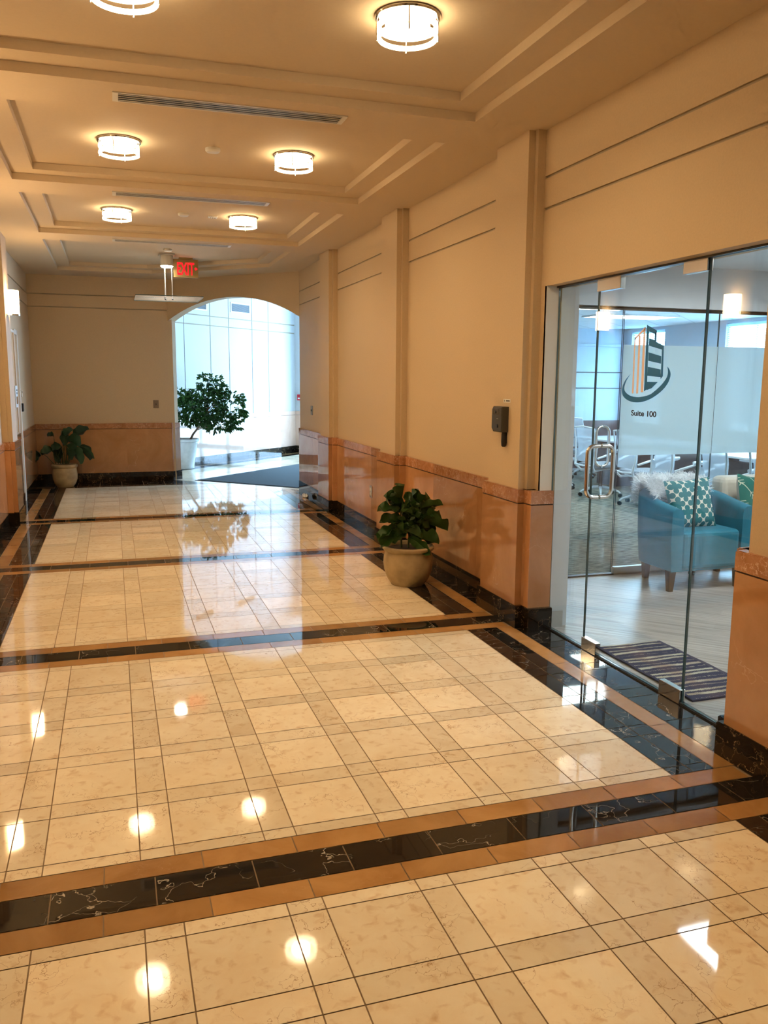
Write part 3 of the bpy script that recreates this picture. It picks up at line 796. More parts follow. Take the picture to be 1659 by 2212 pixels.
# ------------------------------------------------------------------ ceiling fixtures
def ceiling_light():
    t = thing('ceiling_light', 'x', 'ceiling light', (0, 0, 3.24), 0, 'round glowing ceiling lights of the corridor')
    mb = MB(); mb.lathe([(.10, -.001), (.148, -.001), (.15, -.008), (.146, -.016), (.135, -.018), (.10, -.018)], n=40); mb.build('rim', M['steel'], t)
    mb = MB(); mb.lathe([(.102, -.018), (.102, -.060)], n=28); mb.build('diffuser_wall', M['ringglow'], t)
    mb = MB(); mb.lathe([(.070, -.062), (.06, -.066), (.001, -.068)], n=28); mb.build('diffuser', M['lampglow'], t)
    mb = MB(); mb.lathe([(.102, -.060), (.070, -.062)], n=28); mb.build('diffuser_rim', M['dimglow'], t)
    for z, w_ in ((-.048, .013), (-.091, .011)):
        mb = MB(); mb.lathe([(.128, z + w_), (.136, z + w_ - .002), (.138, z), (.136, z - w_ + .002), (.128, z - w_), (.122, z - w_ + .003), (.122, z + w_ - .003), (.128, z + w_)], n=36); mb.build('glass_ring', M['ringglow'], t)
    for k in range(4):
        a = PI / 4 + k * PI / 2 + .5; mb = MB(); mb.tube([(.139 * cos(a), .139 * sin(a), -.016), (.139 * cos(a), .139 * sin(a), -.108)], .0035, 8); mb.build('rod', M['steel'], t)
    return t
LX = (.112, 1.335)
CY = [3.845, 6.36, 8.875, 1.33]  # last pair is out of view, added to brighten the near floor
lab = {(0, 1): 'large ceiling light at the top of the photo, nearest on the right', (0, 0): 'ceiling light cut by the top edge, nearest on the left',
       (1, 0): 'left ceiling light of the second coffer, between the two slot vents', (1, 1): 'right ceiling light of the second coffer, between the two slot vents',
       (2, 0): 'left small ceiling light in the third coffer', (2, 1): 'right small ceiling light in the third coffer'}
cl0 = None
for i, y in enumerate(CY):
    for j, x in enumerate(LX):
        l_ = lab.get((i, j), 'unseen round ceiling light above and behind the viewer, added to brighten the near floor')
        if cl0 is None: cl0 = ceiling_light(); cl0['label'] = l_; cl0.location = (x, y, 3.24)
        else: dup(cl0, (x, y, 3.24), None, l_)
# slot vents
def vent():
    t = thing('ceiling_vent', 'x', 'ceiling vent', (.72, 5.08, CZ), 0, 'linear slot vents in the ceiling bands')
    mb = MB(); mb.box(-.655, .655, -.078, -.066, -.006, .001); mb.box(-.655, .655, .066, .078, -.006, .001); mb.box(-.655, -.625, -.066, .066, -.006, .001); mb.box(.625, .655, -.066, .066, -.006, .001)
    mb.build('frame', M['offwhite'], t)
    mb = MB(); mb.box(-.626, .626, -.067, .067, -.0015, .0005); mb.build('backing', M['blackplastic'], t)
    mb = MB()
    for k in range(4):
        y = -.048 + k * .032; mb.box(-.625, .625, y - .004, y + .004, -.006, -.004)
    mb.build('slats', M['offwhite'], t)
    return t
v0 = vent(); v0['label'] = 'nearest long slot vent in the ceiling, largest of the three'
dup(v0, (.72, 7.63, CZ), None, 'middle slot vent, between the second and third ceiling coffers')
dup(v0, (.72, 10.13, CZ), None, 'furthest slot vent, just before the pendant light')
# smoke detectors
def smoke():
    t = thing('smoke_detector', 'x', 'smoke detector', (.751, 6.366, 3.24), 0, 'round smoke detectors on the ceiling')
    mb = MB(); mb.lathe([(.035, .001), (.052, .0), (.053, -.016), (.045, -.026), (.02, -.030), (.001, -.030)], n=28); mb.build('cover', M['offwhite'], t)
    return t
s0 = smoke(); s0['label'] = 'round smoke detector in the second coffer between two ceiling lights'
dup(s0, (.743, 8.87, 3.24), None, 'small round smoke detector in the third ceiling coffer')
dup(s0, (.742, 11.33, 3.24), None, 'furthest smoke detector, just above the pendant light')
t = thing('sensor_unit', 'small white rectangular sensor with dark dots in the third coffer', 'ceiling sensor', (1.037, 8.93, 3.24))
mb = MB(); mb.box(-.045, .045, -.03, .03, -.014, .001); mb.build('body', M['white'], t, bevel=.003)
for x in (-.022, .0, .022):
    mb = MB(); mb.lathe([(.005, -.0135), (.005, -.017), (.001, -.018)], (x, 0, 0), 10); mb.build('lens', M['blackplastic'], t)

# pendant
t = thing('pendant_light', 'pendant light with glowing canopy and square glass plate on rods', 'pendant light', (.752, 11.78, 3.24))
mb = MB(); mb.box(-.10, .10, -.10, .10, -.018, .001); mb.build('ceiling_plate', M['satin'], t, bevel=.003)
mb = MB(); mb.lathe([(.083, -.018), (.083, -.15), (.078, -.155), (.078, -.02)], n=32); mb.build('canopy', M['offwhite'], t)
mb = MB(); mb.lathe([(.076, -.14), (.080, -.158), (.06, -.172), (.001, -.176)], n=28); mb.build('lamp', M['pendglow'], t)
for k in range(3):
    a = PI / 2 + k * 2 * PI / 3; x, y = .062 * cos(a + .4), .062 * sin(a + .4)
    mb = MB(); mb.tube([(x, y, -.15), (x, y, -.575)], .0055, 8); r_ = mb.build('rod', M['white'], t)
    mb = MB(); mb.lathe([(.001, -.555), (.012, -.556), (.012, -.566), (.004, -.566), (.004, -.577), (.012, -.577), (.012, -.586), (.001, -.587)], (x, y, 0), 12); mb.build('end_cap', M['darkmetal'], r_)
mb = MB(); mb.box(-.425, .425, -.425, .425, -.576, -.567); pl = mb.build('glass_plate', [filmmat('smoked_glass_plate', (.75, .78, .78), .7, .75)], t)
mb = MB(); 
for a in (-.425, .422): mb.box(a, a + .003, -.425, .425, -.5765, -.5665); mb.box(-.425, .425, a, a + .003, -.5765, -.5665)
mb.build('plate_edge', M['glassedge'], pl)

# exit sign
t = thing('exit_sign', 'red lettered EXIT sign on brass plate hung from the ceiling', 'exit sign', (1.02, 12.05, 3.24))
mb = MB(); mb.box(-.09, .09, -.04, .04, -.02, .001); mb.build('mount', M['brass'], t)
mb = MB(); mb.box(-.165, .165, -.02, .02, -.262, -.02); pl = mb.build('sign_plate', M['brass'], t, bevel=.003)
MT = Matrix(((1, 0, 0, -.115), (0, 0, -1, -.0225), (0, 1, 0, -.225), (0, 0, 0, 1)))
tx = textobj('exit_lettering', 'EXIT', .232, M['exitred'], t, MT, .001, .225, .003)
mb = MB(); mb.face([(.125, -.024, -.12), (.125, -.024, -.165), (.155, -.024, -.1425)]); mb.face([(.117, -.0238, -.15), (.117, -.0238, -.135), (.127, -.0238, -.135), (.127, -.0238, -.15)]); mb.build('exit_arrow', M['exitred'], t)

# sconces
def sconce():
    t = thing('wall_sconce', 'x', 'wall light', (-1.06, 10.19, 2.29), 0, 'glowing sconces on the left pilasters')
    mb = MB(); mb.box(-.001, .008, -.075, .075, .0, .27); mb.build('back_plate', M['satin'], t)
    mb = MB(); n = 16
    prof = [(.01 + .115 * sin(PI * k / n) ** .6 if 0 < k < n else .01, -.085 * cos(PI * k / n)) for k in range(n + 1)]
    mb.prism(prof, .012, .265, smooth=True); mb.build('lamp_shade', M['sconceglow'], t)
    mb = MB(); mb.prism([(a * 1.03, b_ * 1.03) for a, b_ in prof], -.004, .012); mb.build('bottom_cap', M['steel'], t)
    return t
sc = sconce(); sc['label'] = 'glowing wall sconce on the far left pilaster'
for y in (7.66, 5.13): dup(sc, (-1.06, y, 2.29), None, 'left wall sconce outside the frame, seen only in floor and glass reflections')

# troffers
def troffer(loc, rz, label, z=RC, lou=True):
    t = thing('ceiling_troffer', label, 'ceiling light panel', (loc[0], loc[1], z), rz, 'fluorescent troffers of the office')
    mb = MB(); 
    for a in ((-.61, -.585, -.305, .305), (.585, .61, -.305, .305), (-.61, .61, -.305, -.285), (-.61, .61, .285, .305)): mb.box(*a, -.022, .001)
    mb.build('frame', M['white'], t)
    mb = MB(); mb.box(-.585, .585, -.285, .285, -.008, -.002); mb.build('diffuser', M['troffer'], t)
    mb = MB()
    for k in range(1, 9): x = -.585 + k * .13; mb.box(x - .002, x + .002, -.285, .285, -.022, -.008)
    mb.box(-.585, .585, -.002, .002, -.022, -.008)
    mb.build('louvre', M['satin'], t)
    return t
tr0 = troffer((4.53, 4.58), 0, 'fluorescent troffer over the reception armchair, mirrored in the floor')
dup(tr0, (4.6, 2.3, RC), None, 'unseen fluorescent troffer behind the pier, added to light the reception')  # out of view, put in to light the reception
dup(tr0, (7.1, 10.6, RC), None, 'bright fluorescent panel above the logo in the conference ceiling')
dup(tr0, (5.7, 9.4, RC), None, 'fluorescent panel over the left end of the conference ceiling')
dup(tr0, (7.3, 7.6, RC), None, 'unseen fluorescent panel added to light the right end of the conference room')  # additional unseen panel, there for the conference room light

# ------------------------------------------------------------------ wall devices
# intercom on pilaster (faces -X). local frame: x out = -X
t = thing('video_intercom', 'black video intercom with round button on the cream pilaster', 'intercom', (2.50, 5.145, 1.365))
poly = [(-.075, -.085), (.060, -.085), (.082, -.065), (.082, .068), (.064, .085), (-.075, .085)]
mb = MB(); 
f0 = [(0.001, a, b_) for a, b_ in poly]; f1 = [(-.045, a, b_) for a, b_ in poly]; f2 = [(-.052, a * .9, b_ * .92) for a, b_ in poly]
mb.grid([f0, f1, f2], 0, closeu=True, smooth=False); mb.face(f2); mb.build('body', M['greyplastic'], t)
mb = MB(); mb.box(-.054, -.050, -.03, .055, .030, .068); mb.build('camera_window', simple('camera_window_plastic', (.10, .08, .06), .15), t)
mb = MB(); mb.tube([(-.050, .01, .048), (-.060, .01, .048)], [.012, .008], 16); mb.build('camera_lens', M['blackplastic'], t)
mb = MB(); mb.tube([(-.050, -.012, -.045), (-.057, -.012, -.045)], .012, 20); mb.build('call_button', M['blackplastic'], t)
mb = MB(); mb.box(-.0535, -.050, -.022, -.002, .002, .006); mb.build('nameplate', M['satin'], t)
t = thing('door_release_handle', 'black cylinder grip hanging just below the video intercom', 'intercom handset', (2.50, 5.095, 1.235))
mb = MB(); mb.lathe([(.001, -.052), (.010, -.052), (.016, -.046), (.018, -.02), (.017, .03), (.013, .05), (.001, .052)], (-.018, 0, 0), 16); mb.build('grip', M['blackplastic'], t)
mb = MB(); mb.box(-.004, .001, -.009, .009, -.03, .045); mb.build('wall_clip', M['blackplastic'], t)
t = thing('label_plate', 'tiny white label strip stuck above the intercom', 'label', (2.50, 5.10, 1.488))
mb = MB(); mb.box(-.0015, .0005, -.052, .052, -.012, .012); mb.build('plate', M['offwhite'], t)
mb = MB(); mb.box(-.0022, -.001, -.042, .012, -.004, .004); mb.box(-.0022, -.001, .034, .040, -.006, .006); mb.build('print', M['greyplastic'], t)
# switches / outlets
t = thing('blank_switch_plate', 'brown switch plate on the end wall beside the arch', 'switch plate', (.648, YE, 1.215))
mb = MB(); mb.box(-.042, .042, -.007, .001, -.062, .062); mb.build('plate', simple('bronze_plate', (.22, .15, .10), .4), t, bevel=.002)
mb = MB(); mb.box(-.006, .006, -.016, -.006, -.012, .012); mb.build('toggle', M['darkmetal'], t)
t = thing('blank_switch_plate', 'grey switch plate on the far end of the right wall', 'switch plate', (2.60, 11.32, 1.2))
mb = MB(); mb.box(-.007, .001, -.058, .058, -.062, .062); mb.build('plate', simple('grey_plate', (.25, .26, .26), .4), t, bevel=.002)
mb = MB(); mb.box(-.015, -.006, -.007, .007, -.012, .012); mb.build('toggle', M['darkmetal'], t)
t = thing('wall_outlet', 'steel wall outlet in the rose marble behind the fiddle leaf plant', 'outlet', (2.578, 8.45, .445))
mb = MB(); mb.box(-.005, .001, -.042, .042, -.062, .062); mb.build('plate', M['satin'], t, bevel=.002)
for z in (-.024, .024):
    mb = MB(); mb.box(-.0065, -.004, -.020, .020, z - .016, z + .016); mb.build('socket', M['offwhite'], t)
# left wall devices (facing +X)
t = thing('call_panel', 'brushed metal control panel on the white wall below the sconce', 'control panel', (XL, 11.10, 1.39))
mb = MB(); mb.box(-.001, .055, -.13, .09, -.13, .13); mb.build('plate', M['satin'], t, bevel=.002)
mb = MB(); mb.box(.054, .058, -.07, .05, -.09, .0); mb.build('label_window', M['tan'], t)
for z in (.04, .075):
    mb = MB(); mb.tube([(.054, 0, z), (.060, 0, z)], .012, 12); mb.build('button', M['blackplastic'], t)
t = thing('card_reader', 'small black card reader right of the far left door', 'card reader', (XL, 12.13, 1.225))
mb = MB(); mb.box(-.001, .028, -.038, .038, -.055, .055); mb.build('body', M['blackplastic'], t, bevel=.008)
mb = MB(); mb.box(.027, .029, -.004, .004, .03, .036); mb.build('status_light', M['red'], t)
t = thing('thermostat', 'small cream thermostat above the card reader', 'thermostat', (XL, 12.09, 1.41))
mb = MB(); mb.box(-.001, .022, -.035, .035, -.045, .045); mb.build('cover', M['offwhite'], t, bevel=.005)
mb = MB(); mb.box(.021, .0235, -.02, .02, .005, .028); mb.build('display', M['greyplastic'], t)
# left far door
mb = MB(); mb.box(XL - .10, XL + .012, DY1 - .05, DY1 + .03, 0, DZ + .03, 0); mb.box(XL - .10, XL + .012, DY0 - .03, DY0 + .02, 0, DZ + .03, 0); mb.box(XL - .10, XL + .012, DY0, DY1, DZ - .03, DZ + .03, 0)
df = mb.build('door_3', M['offwhite']); struct(df, 'narrow off-white framed door at the far left')
mb = MB(); mb.box(XL - .09, XL - .05, DY0 + .02, DY1 - .05, .01, DZ - .03); ds = mb.build('door_leaf', M['lobbypaint'], df)
mb = MB(); mb.tube([(XL - .05, DY0 + .09, 1.0), (XL - .01, DY0 + .09, 1.0), (XL - .01, DY0 + .19, 1.0)], .009, 8); mb.build('door_handle', M['steel'], ds)
# fire alarm on lobby pier (face t = 1.715 facing -W)
pc = A0 + W * 1.713 + N2 * .13
t = thing('fire_alarm', 'red fire alarm pull station on the lobby wall', 'fire alarm', (pc.x, pc.y, 1.22), PI / 4)
mb = MB(); mb.box(-.04, .001, -.055, .055, -.065, .065); mb.build('body', M['red'], t, bevel=.004)
mb = MB(); mb.box(-.046, -.039, -.03, .03, -.035, -.005); mb.build('pull_bar', M['white'], t)
# lobby grilles
def grille(tc, w_, zc, h_, label):
    pc = A0 + W * tc
    t = thing('air_grille', label, 'air grille', (pc.x, pc.y, zc), PI / 4, 'air grilles on the lobby wall')
    mb = MB()
    for a in ((-w_ / 2, w_ / 2, h_ / 2 - .025, h_ / 2), (-w_ / 2, w_ / 2, -h_ / 2, -h_ / 2 + .025), (-w_ / 2, -w_ / 2 + .025, -h_ / 2, h_ / 2), (w_ / 2 - .025, w_ / 2, -h_ / 2, h_ / 2)):
        mb.box(a[0], a[1], -.012, .001, a[2], a[3])
    mb.build('frame', M['white'], t)
    mb = MB(); z = -h_ / 2 + .03
    while z < h_ / 2 - .03:
        mb.face([(-w_ / 2 + .02, -.010, z), (w_ / 2 - .02, -.010, z), (w_ / 2 - .02, -.002, z + .010), (-w_ / 2 + .02, -.002, z + .010)]); z += .012
    mb.box(-w_ / 2 + .02, w_ / 2 - .02, -.001, .001, -h_ / 2 + .02, h_ / 2 - .02, 1)
    mb.build('louvres', [M['alu'], M['greyplastic']], t)
grille(-.255, .64, 3.015, .20, 'white framed air grille high in the middle of the lobby wall')
grille(-1.60, .60, 2.985, .20, 'air grille on the lobby wall half hidden by the arch')
# paper scrap
mb = MB((2.545, 11.33, 0)); n = 9; ring0 = []
pts = [(.045 * (1 + .3 * sin(3 * k)) * cos(2 * PI * k / n), .10 * (1 + .2 * cos(2 * k)) * sin(2 * PI * k / n)) for k in range(n)]
mb.grid([[(2.50 + a * .9, 11.33 + b_ * .9, .001) for a, b_ in pts], [(2.50 + a, 11.33 + b_, .02 + .012 * sin(5 * i)) for i, (a, b_) in enumerate(pts)], [(2.50 + a * .4, 11.33 + b_ * .5, .042 + .01 * cos(4 * i)) for i, (a, b_) in enumerate(pts)]], 0, closeu=True, smooth=False)
mb.face([(2.50 + a * .4, 11.33 + b_ * .5, .042 + .01 * cos(4 * i)) for i, (a, b_) in enumerate(pts)])
tag(mb.build('crumpled_paper', M['white']), 'crumpled white paper on the floor by the right baseboard', 'paper')
# lobby mat
mb = MB()
c = Vector((1.25, 13.68, 0)); mb.obox(c, U, V, 0, 1.98, 0, 3.2, 0.0005, .010, 0); mb.obox(c, U, V, -.03, 2.01, -.03, 3.23, 0.0002, .004, 1)
tag(mb.build('entrance_mat', [M['matgrey'], M['blackplastic']]), 'large charcoal entrance mat on the lobby floor under the arch', 'mat')
# rug
mb = MB()
nx, ny = 12, 24
rows = []
for j in range(ny + 1):
    rows.append([(2.765 + .455 * i / nx, 3.40 + .905 * j / ny, .010 + .0025 * sin(j * .9) * cos(i * .7)) for i in range(nx + 1)])
mb.grid(rows, 0); 
mb.box(2.765, 3.22, 3.40, 4.305, .0005, .008)
ru = tag(mb.build('door_rug', M['rug']), 'navy and cream striped rug inside the glass office door', 'rug')

# ------------------------------------------------------------------ planters and plants
def pot(parent, prof, mat, rs, zs_, nm='pot'):
    mb = MB(); mb.lathe(prof, n=40); mb.build(nm, mat, parent)
    mb = MB(); mb.lathe([(rs, zs_), (rs * .5, zs_ + .008), (.001, zs_ + .01)], n=24); mb.build('soil', M['soil'], parent)
def leaf(mb, p0, p1, w, kind='fiddle', droop=.15, side=None, tone=.5, wave=.12, n=12):
    """broad leaf from p0 to p1; side = direction of width"""
    p0 = Vector(p0); p1 = Vector(p1); d = p1 - p0; L_ = d.length
    if side is None: side = Vector((random.uniform(-1, 1), random.uniform(-.4, .4), random.uniform(-.5, .5)))
    side = Vector(side); side = (side - d.normalized() * side.dot(d.normalized())).normalized()
    nrm = d.normalized().cross(side)
    if nrm.z < 0: nrm = -nrm
    rows = []
    ph = random.uniform(0, 6)
    for i in range(n + 1):
        t = i / n
        if kind == 'fiddle':
            ww = (sin(PI * min(1, t ** .8)) ** .55) * (.62 + .5 * t) * (1 - .28 * math.exp(-((t - .42) / .12) ** 2))
            ww *= 1 + .10 * sin(t * 21 + ph)
            if t > .93: ww *= .75
            if t < .06: ww = .1
        elif kind == 'lily': ww = (sin(PI * t ** .85) ** .75)
        else: ww = sin(PI * t) ** .8
        if t == 1: ww = .02
        c = p0 + d * t + Vector((0, 0, 1)) * (droop * L_ * 4 * t * (1 - t) * .5)
        r = []
        for k in range(-2, 3):
            u = k / 2
            off = nrm * (w * .28 * abs(u) ** 1.5) + nrm * (wave * w * sin(ph + t * 13 + k * 1.3) * abs(u))
            r.append(tuple(c + side * (u * w * .5 * ww) + off))
        rows.append(r)
    mb.grid(rows, 0, (tone, 0, 0))
# fiddle leaf plant
t = thing('potted_fiddle_leaf_fig', 'broad-leaved dark green plant in a sandstone pot by the right wall', 'potted plant', (2.205, 6.20, 0))
pot(t, [(.001, .0), (.132, .0), (.136, .006), (.168, .055), (.192, .12), (.199, .18), (.195, .235), (.186, .262), (.184, .272), (.196, .28), (.207, .292), (.208, .306), (.200, .316), (.188, .316), (.180, .30), (.178, .25)], M['terra'], .18, .285)
def fm(x, y): return (1.999 + (x - 345) * .000472, .315 + (1240 - y) * .000447)
LV = [((640, 520), (690, 135), 300, -.02), ((840, 620), (868, 240), 190, .05), ((860, 640), (1190, 420), 280, .02), ((960, 600), (1390, 540), 150, -.02), ((620, 650), (220, 610), 200, 0),
      ((700, 820), (225, 790), 190, -.05), ((560, 900), (195, 1120), 190, -.08), ((520, 1000), (205, 1215), 170, -.12), ((930, 760), (1325, 615), 240, .05), ((930, 860), (1365, 780), 260, -.02),
      ((960, 860), (1455, 1000), 280, -.05), ((880, 900), (810, 680), 210, -.13), ((880, 880), (1140, 730), 150, -.15), ((820, 1120), (1240, 1200), 260, -.12), ((760, 1080), (1035, 1350), 160, -.20),
      ((560, 920), (900, 1070), 190, -.15), ((1000, 950), (1300, 1095), 220, .02), ((620, 560), (350, 350), 230, .03), ((700, 600), (415, 480), 190, .08), ((800, 700), (560, 590), 230, -.1),
      ((760, 1000), (420, 1180), 240, .0), ((780, 760), (930, 600), 220, -.08), ((700, 760), (640, 560), 260, .05), ((860, 1000), (1080, 900), 260, -.1), ((700, 1050), (520, 850), 240, -.05), ((900, 500), (1080, 370), 200, .1)]
mb = MB()
for (a, b_, w_, dy) in LV:
    x0, z0 = fm(*a); x1, z1 = fm(*b_)
    sidev = Vector((z1 - z0, .35 + random.uniform(-.3, .3), -(x1 - x0)))
    leaf(mb, (x0 - 2.205, dy * .3, z0), (x1 - 2.205, dy, z1), w_ * .00074, 'fiddle', .12, sidev, random.uniform(.2, .8), .10)
for k in range(26):
    a = random.uniform(0, 2 * PI); el = random.uniform(-.2, 1.1); r = random.uniform(.12, .19)
    z = random.uniform(.36, .62)
    leaf(mb, (.03 * cos(a), .03 * sin(a), z), (r * cos(a) * cos(el * .6), r * sin(a) * cos(el * .6), z + r * sin(el)), random.uniform(.09, .13), 'fiddle', .1, (-sin(a), cos(a), .2), random.uniform(.0, .5), .10)
mb.build('foliage', M['leaf'], t)
for (x, y, tx_, ty, h) in ((0, 0, .02, .0, .45), (-.05, .02, -.06, .03, .40), (.05, -.03, .09, -.03, .38)):
    mb = MB(); mb.tube([(x, y, .28), ((x + tx_) / 2, (y + ty) / 2, .28 + h * .5), (tx_, ty, .28 + h)], [.008, .007, .005], 8); mb.build('stem', M['stem'], t)

# peace lily by the end wall
t = thing('potted_peace_lily', 'long-stemmed leafy plant in a sandstone pot by the end wall corner', 'potted plant', (-.73, 13.36, 0))
pot(t, [(.001, .0), (.115, .0), (.120, .006), (.152, .05), (.176, .12), (.180, .19), (.172, .25), (.168, .285), (.180, .295), (.187, .312), (.186, .335), (.172, .342), (.160, .33), (.158, .28)], M['terra'], .16, .31)
def km(x, y):
    px, py = x / 5.53, 860 + y / 5.53
    return (-.909 + (px - 110) * .0064, .343 - (py - 1005) * .0068)
LL = [((640, 800), (560, 705), (500, 660), (430, 775), 150), ((660, 800), (640, 690), (640, 635), (505, 690), 110), ((690, 800), (655, 560), (650, 470), (570, 468), 75), ((720, 800), (690, 700), (745, 590), (635, 655), 110),
      ((750, 800), (750, 650), (755, 580), (745, 395), 100), ((770, 800), (765, 620), (790, 470), (893, 392), 100), ((780, 800), (800, 600), (905, 480), (1087, 383), 110), ((790, 800), (800, 620), (800, 510), (955, 600), 150),
      ((800, 800), (830, 640), (865, 600), (960, 805), 110), ((810, 800), (870, 560), (950, 590), (1075, 765), 110), ((815, 800), (880, 570), (1010, 600), (1125, 745), 40), ((740, 800), (740, 700), (740, 600), (715, 790), 110),
      ((770, 800), (800, 700), (805, 600), (830, 745), 110), ((790, 800), (850, 650), (850, 500), (950, 520), 110), ((750, 800), (745, 700), (800, 560), (870, 690), 120)]
mb = MB(); stems = []
for (a, m_, b_, c_, w_) in LL:
    pa, pm, pb, pc_ = [km(*q) for q in (a, m_, b_, c_)]
    dy = random.uniform(-.16, .06)
    P = [(q[0] + .73, y, q[1]) for q, y in ((pa, dy * .2), (pm, dy * .5), (pb, dy * .8), (pc_, dy))]
    stems.append(P[:3])
    sd = Vector((P[3][2] - P[2][2], .25, -(P[3][0] - P[2][0])))
    leaf(mb, P[2], P[3], w_ * .0019, 'lily', .12, sd, random.uniform(.2, .8), .05)
mb.v = [(max(v[0], -.385), min(v[1], .42), v[2]) for v in mb.v]
mb.build('foliage', M['leaf2'], t)
for P in stems:
    mb = MB(); mb.tube(P, [.006, .005, .004], 6); mb.build('stem', M['stem'], t)

# big tree beyond arch
t = thing('potted_tree', 'bushy small tree with leaning trunk in a tall pale pot beyond the arch', 'potted tree', (1.20, 15.55, 0))
pot(t, [(.001, 0), (.155, 0), (.165, .004), (.168, .03), (.165, .04), (.235, .46), (.240, .465), (.242, .48), (.238, .487), (.250, .495), (.262, .50), (.265, .535), (.255, .545), (.235, .54), (.225, .48)], M['whitepot'], .23, .50)
mb = MB(); mb.tube([(.10, 0, .5), (.16, 0, .62), (.26, -.02, .75), (.36, -.02, .95), (.42, 0, 1.15)], [.022, .020, .018, .014, .008], 8)
mb.tube([(.20, 0, .68), (.30, -.03, .73), (.48, -.05, .76), (.60, -.05, .85)], [.010, .009, .008, .005], 6)
for k in range(16):
    a = random.uniform(0, 2 * PI); r = random.uniform(.25, .5)
    mb.tube([(.36, 0, .95), (.36 + r * .5 * cos(a), r * .35 * sin(a), 1.1), (.40 + r * cos(a), r * .8 * sin(a), 1.05 + random.uniform(-.2, .4))], [.009, .006, .003], 5)
mb.build('trunk', M['trunk'], t)
mb = MB()
lumps = [(.36, 0, 1.15, .42, .36, .36), (.50, 0, 1.45, .26, .26, .24), (.86, -.05, 1.05, .27, .26, .36), (.12, 0, 1.05, .28, .28, .30), (.62, 0, .85, .36, .30, .20), (-.02, 0, 1.33, .20, .18, .12)]
for (cx_, cy_, cz_, rx, ry, rz_) in lumps:
    for k in range(int(170 * (rx * rz_) / .12)):
        v_ = Vector((random.gauss(0, 1), random.gauss(0, 1), random.gauss(0, 1))).normalized() * random.uniform(.55, 1.05)
        c = Vector((cx_ + v_.x * rx, cy_ + v_.y * ry, cz_ + v_.z * rz_))
        out = Vector((v_.x, v_.y, v_.z * .4 - .15)).normalized()
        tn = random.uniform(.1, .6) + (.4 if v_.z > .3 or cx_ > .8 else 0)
        for q in range(5):
            d = (out + Vector((random.uniform(-.9, .9), random.uniform(-.9, .9), random.uniform(-.9, .5)))).normalized()
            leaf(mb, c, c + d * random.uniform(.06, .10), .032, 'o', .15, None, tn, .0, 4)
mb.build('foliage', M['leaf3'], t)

# ------------------------------------------------------------------ teal armchair
AX0, AX1 = 4.045, 4.795; AY0, AY1 = 5.33, 5.93
t = thing('armchair', 'teal velvet tub armchair on dark tapered legs behind the glass door', 'armchair', (4.42, 5.63, 0))
T = .105
def ushell():
    # plan centre line from left arm front around back to right arm front
    hw = (AX1 - AX0) / 2 - T / 2; y0 = AY0 - 5.63; y1 = AY1 - 5.63 - T / 2; r = .20
    pts = [(-hw, y0 + .0)]
    for k in range(1, 7): pts.append((-hw, y0 + (y1 - r - y0) * k / 6))
    for k in range(1, 8): a = PI / 2 * k / 7; pts.append((-hw + r - r * cos(a), y1 - r + r * sin(a)))
    for k in range(1, 6): pts.append((-hw + r + (2 * hw - 2 * r) * k / 6, y1))
    for k in range(0, 8): a = PI / 2 * k / 7; pts.append((hw - r + r * sin(a), y1 - r + r * cos(a)))
    for k in range(1, 7): pts.append((hw, y1 - r + (y0 - y1 + r) * k / 6))
    return pts
up = ushell(); mb = MB(); rows = []
y0l = AY0 - 5.63; y1l = AY1 - 5.63
for i, p in enumerate(up):
    a = Vector(up[max(i - 1, 0)]); b_ = Vector(up[min(i + 1, len(up) - 1)]); d = (b_ - a).normalized()
    n_ = Vector((-d.y, d.x))     # outward (left of direction) 
    f = (p[1] - y0l) / (y1l - y0l); f = max(0, min(1, f))
    h = .66 + .11 * (f ** 1.3) if f > .02 else .655
    flare = .030 * (.4 + .6 * f) ; 
    prof = []
    H_ = h; T2 = T / 2
    sect = [(-T2, .165), (-T2, .40), (-T2 - .004, H_ - .06), (-T2 + .004, H_ - .02), (-T2 + .028, H_), (T2 - .028, H_ + .002), (T2 - .004, H_ - .018), (T2, H_ - .06), (T2 + .003, .40), (T2 - .008, .165)]
    row = []
    for (o_, z) in sect:
        fl_ = flare * max(0, (z - .165)) / .6
        q = Vector(p) + n_ * (o_ + fl_); row.append((q.x, q.y, z))
    rows.append(row)
mb.grid(rows, 0, closeu=True); mb.face(rows[0]); mb.face(rows[-1][::-1])
mb.build('shell', M['teal'], t, angle=60, bevel=.012)
mb = MB(); mb.box(-.272, .272, y0l + .002, .20, .165, .475); so_ = mb.build('seat', M['teal'], t, bevel=.04)
mb = MB(); mb.box(-.30, .30, y0l + .02, y1l - .12, .160, .175); mb.build('base', M['teal'], t)
for (x, y) in ((-.335, y0l + .05), (.29, y0l + .04), (-.24, y1l - .10), (.22, y1l - .10)):
    mb = MB(); w0, w1 = .030, .019
    mb.hexa([(x - w1, y - w1, .001), (x + w1, y - w1, .001), (x + w1, y + w1, .001), (x - w1, y + w1, .001), (x - w0, y - w0, .166), (x + w0, y - w0, .166), (x + w0, y + w0, .166), (x - w0, y + w0, .166)]); mb.build('leg', M['legwood'], t)
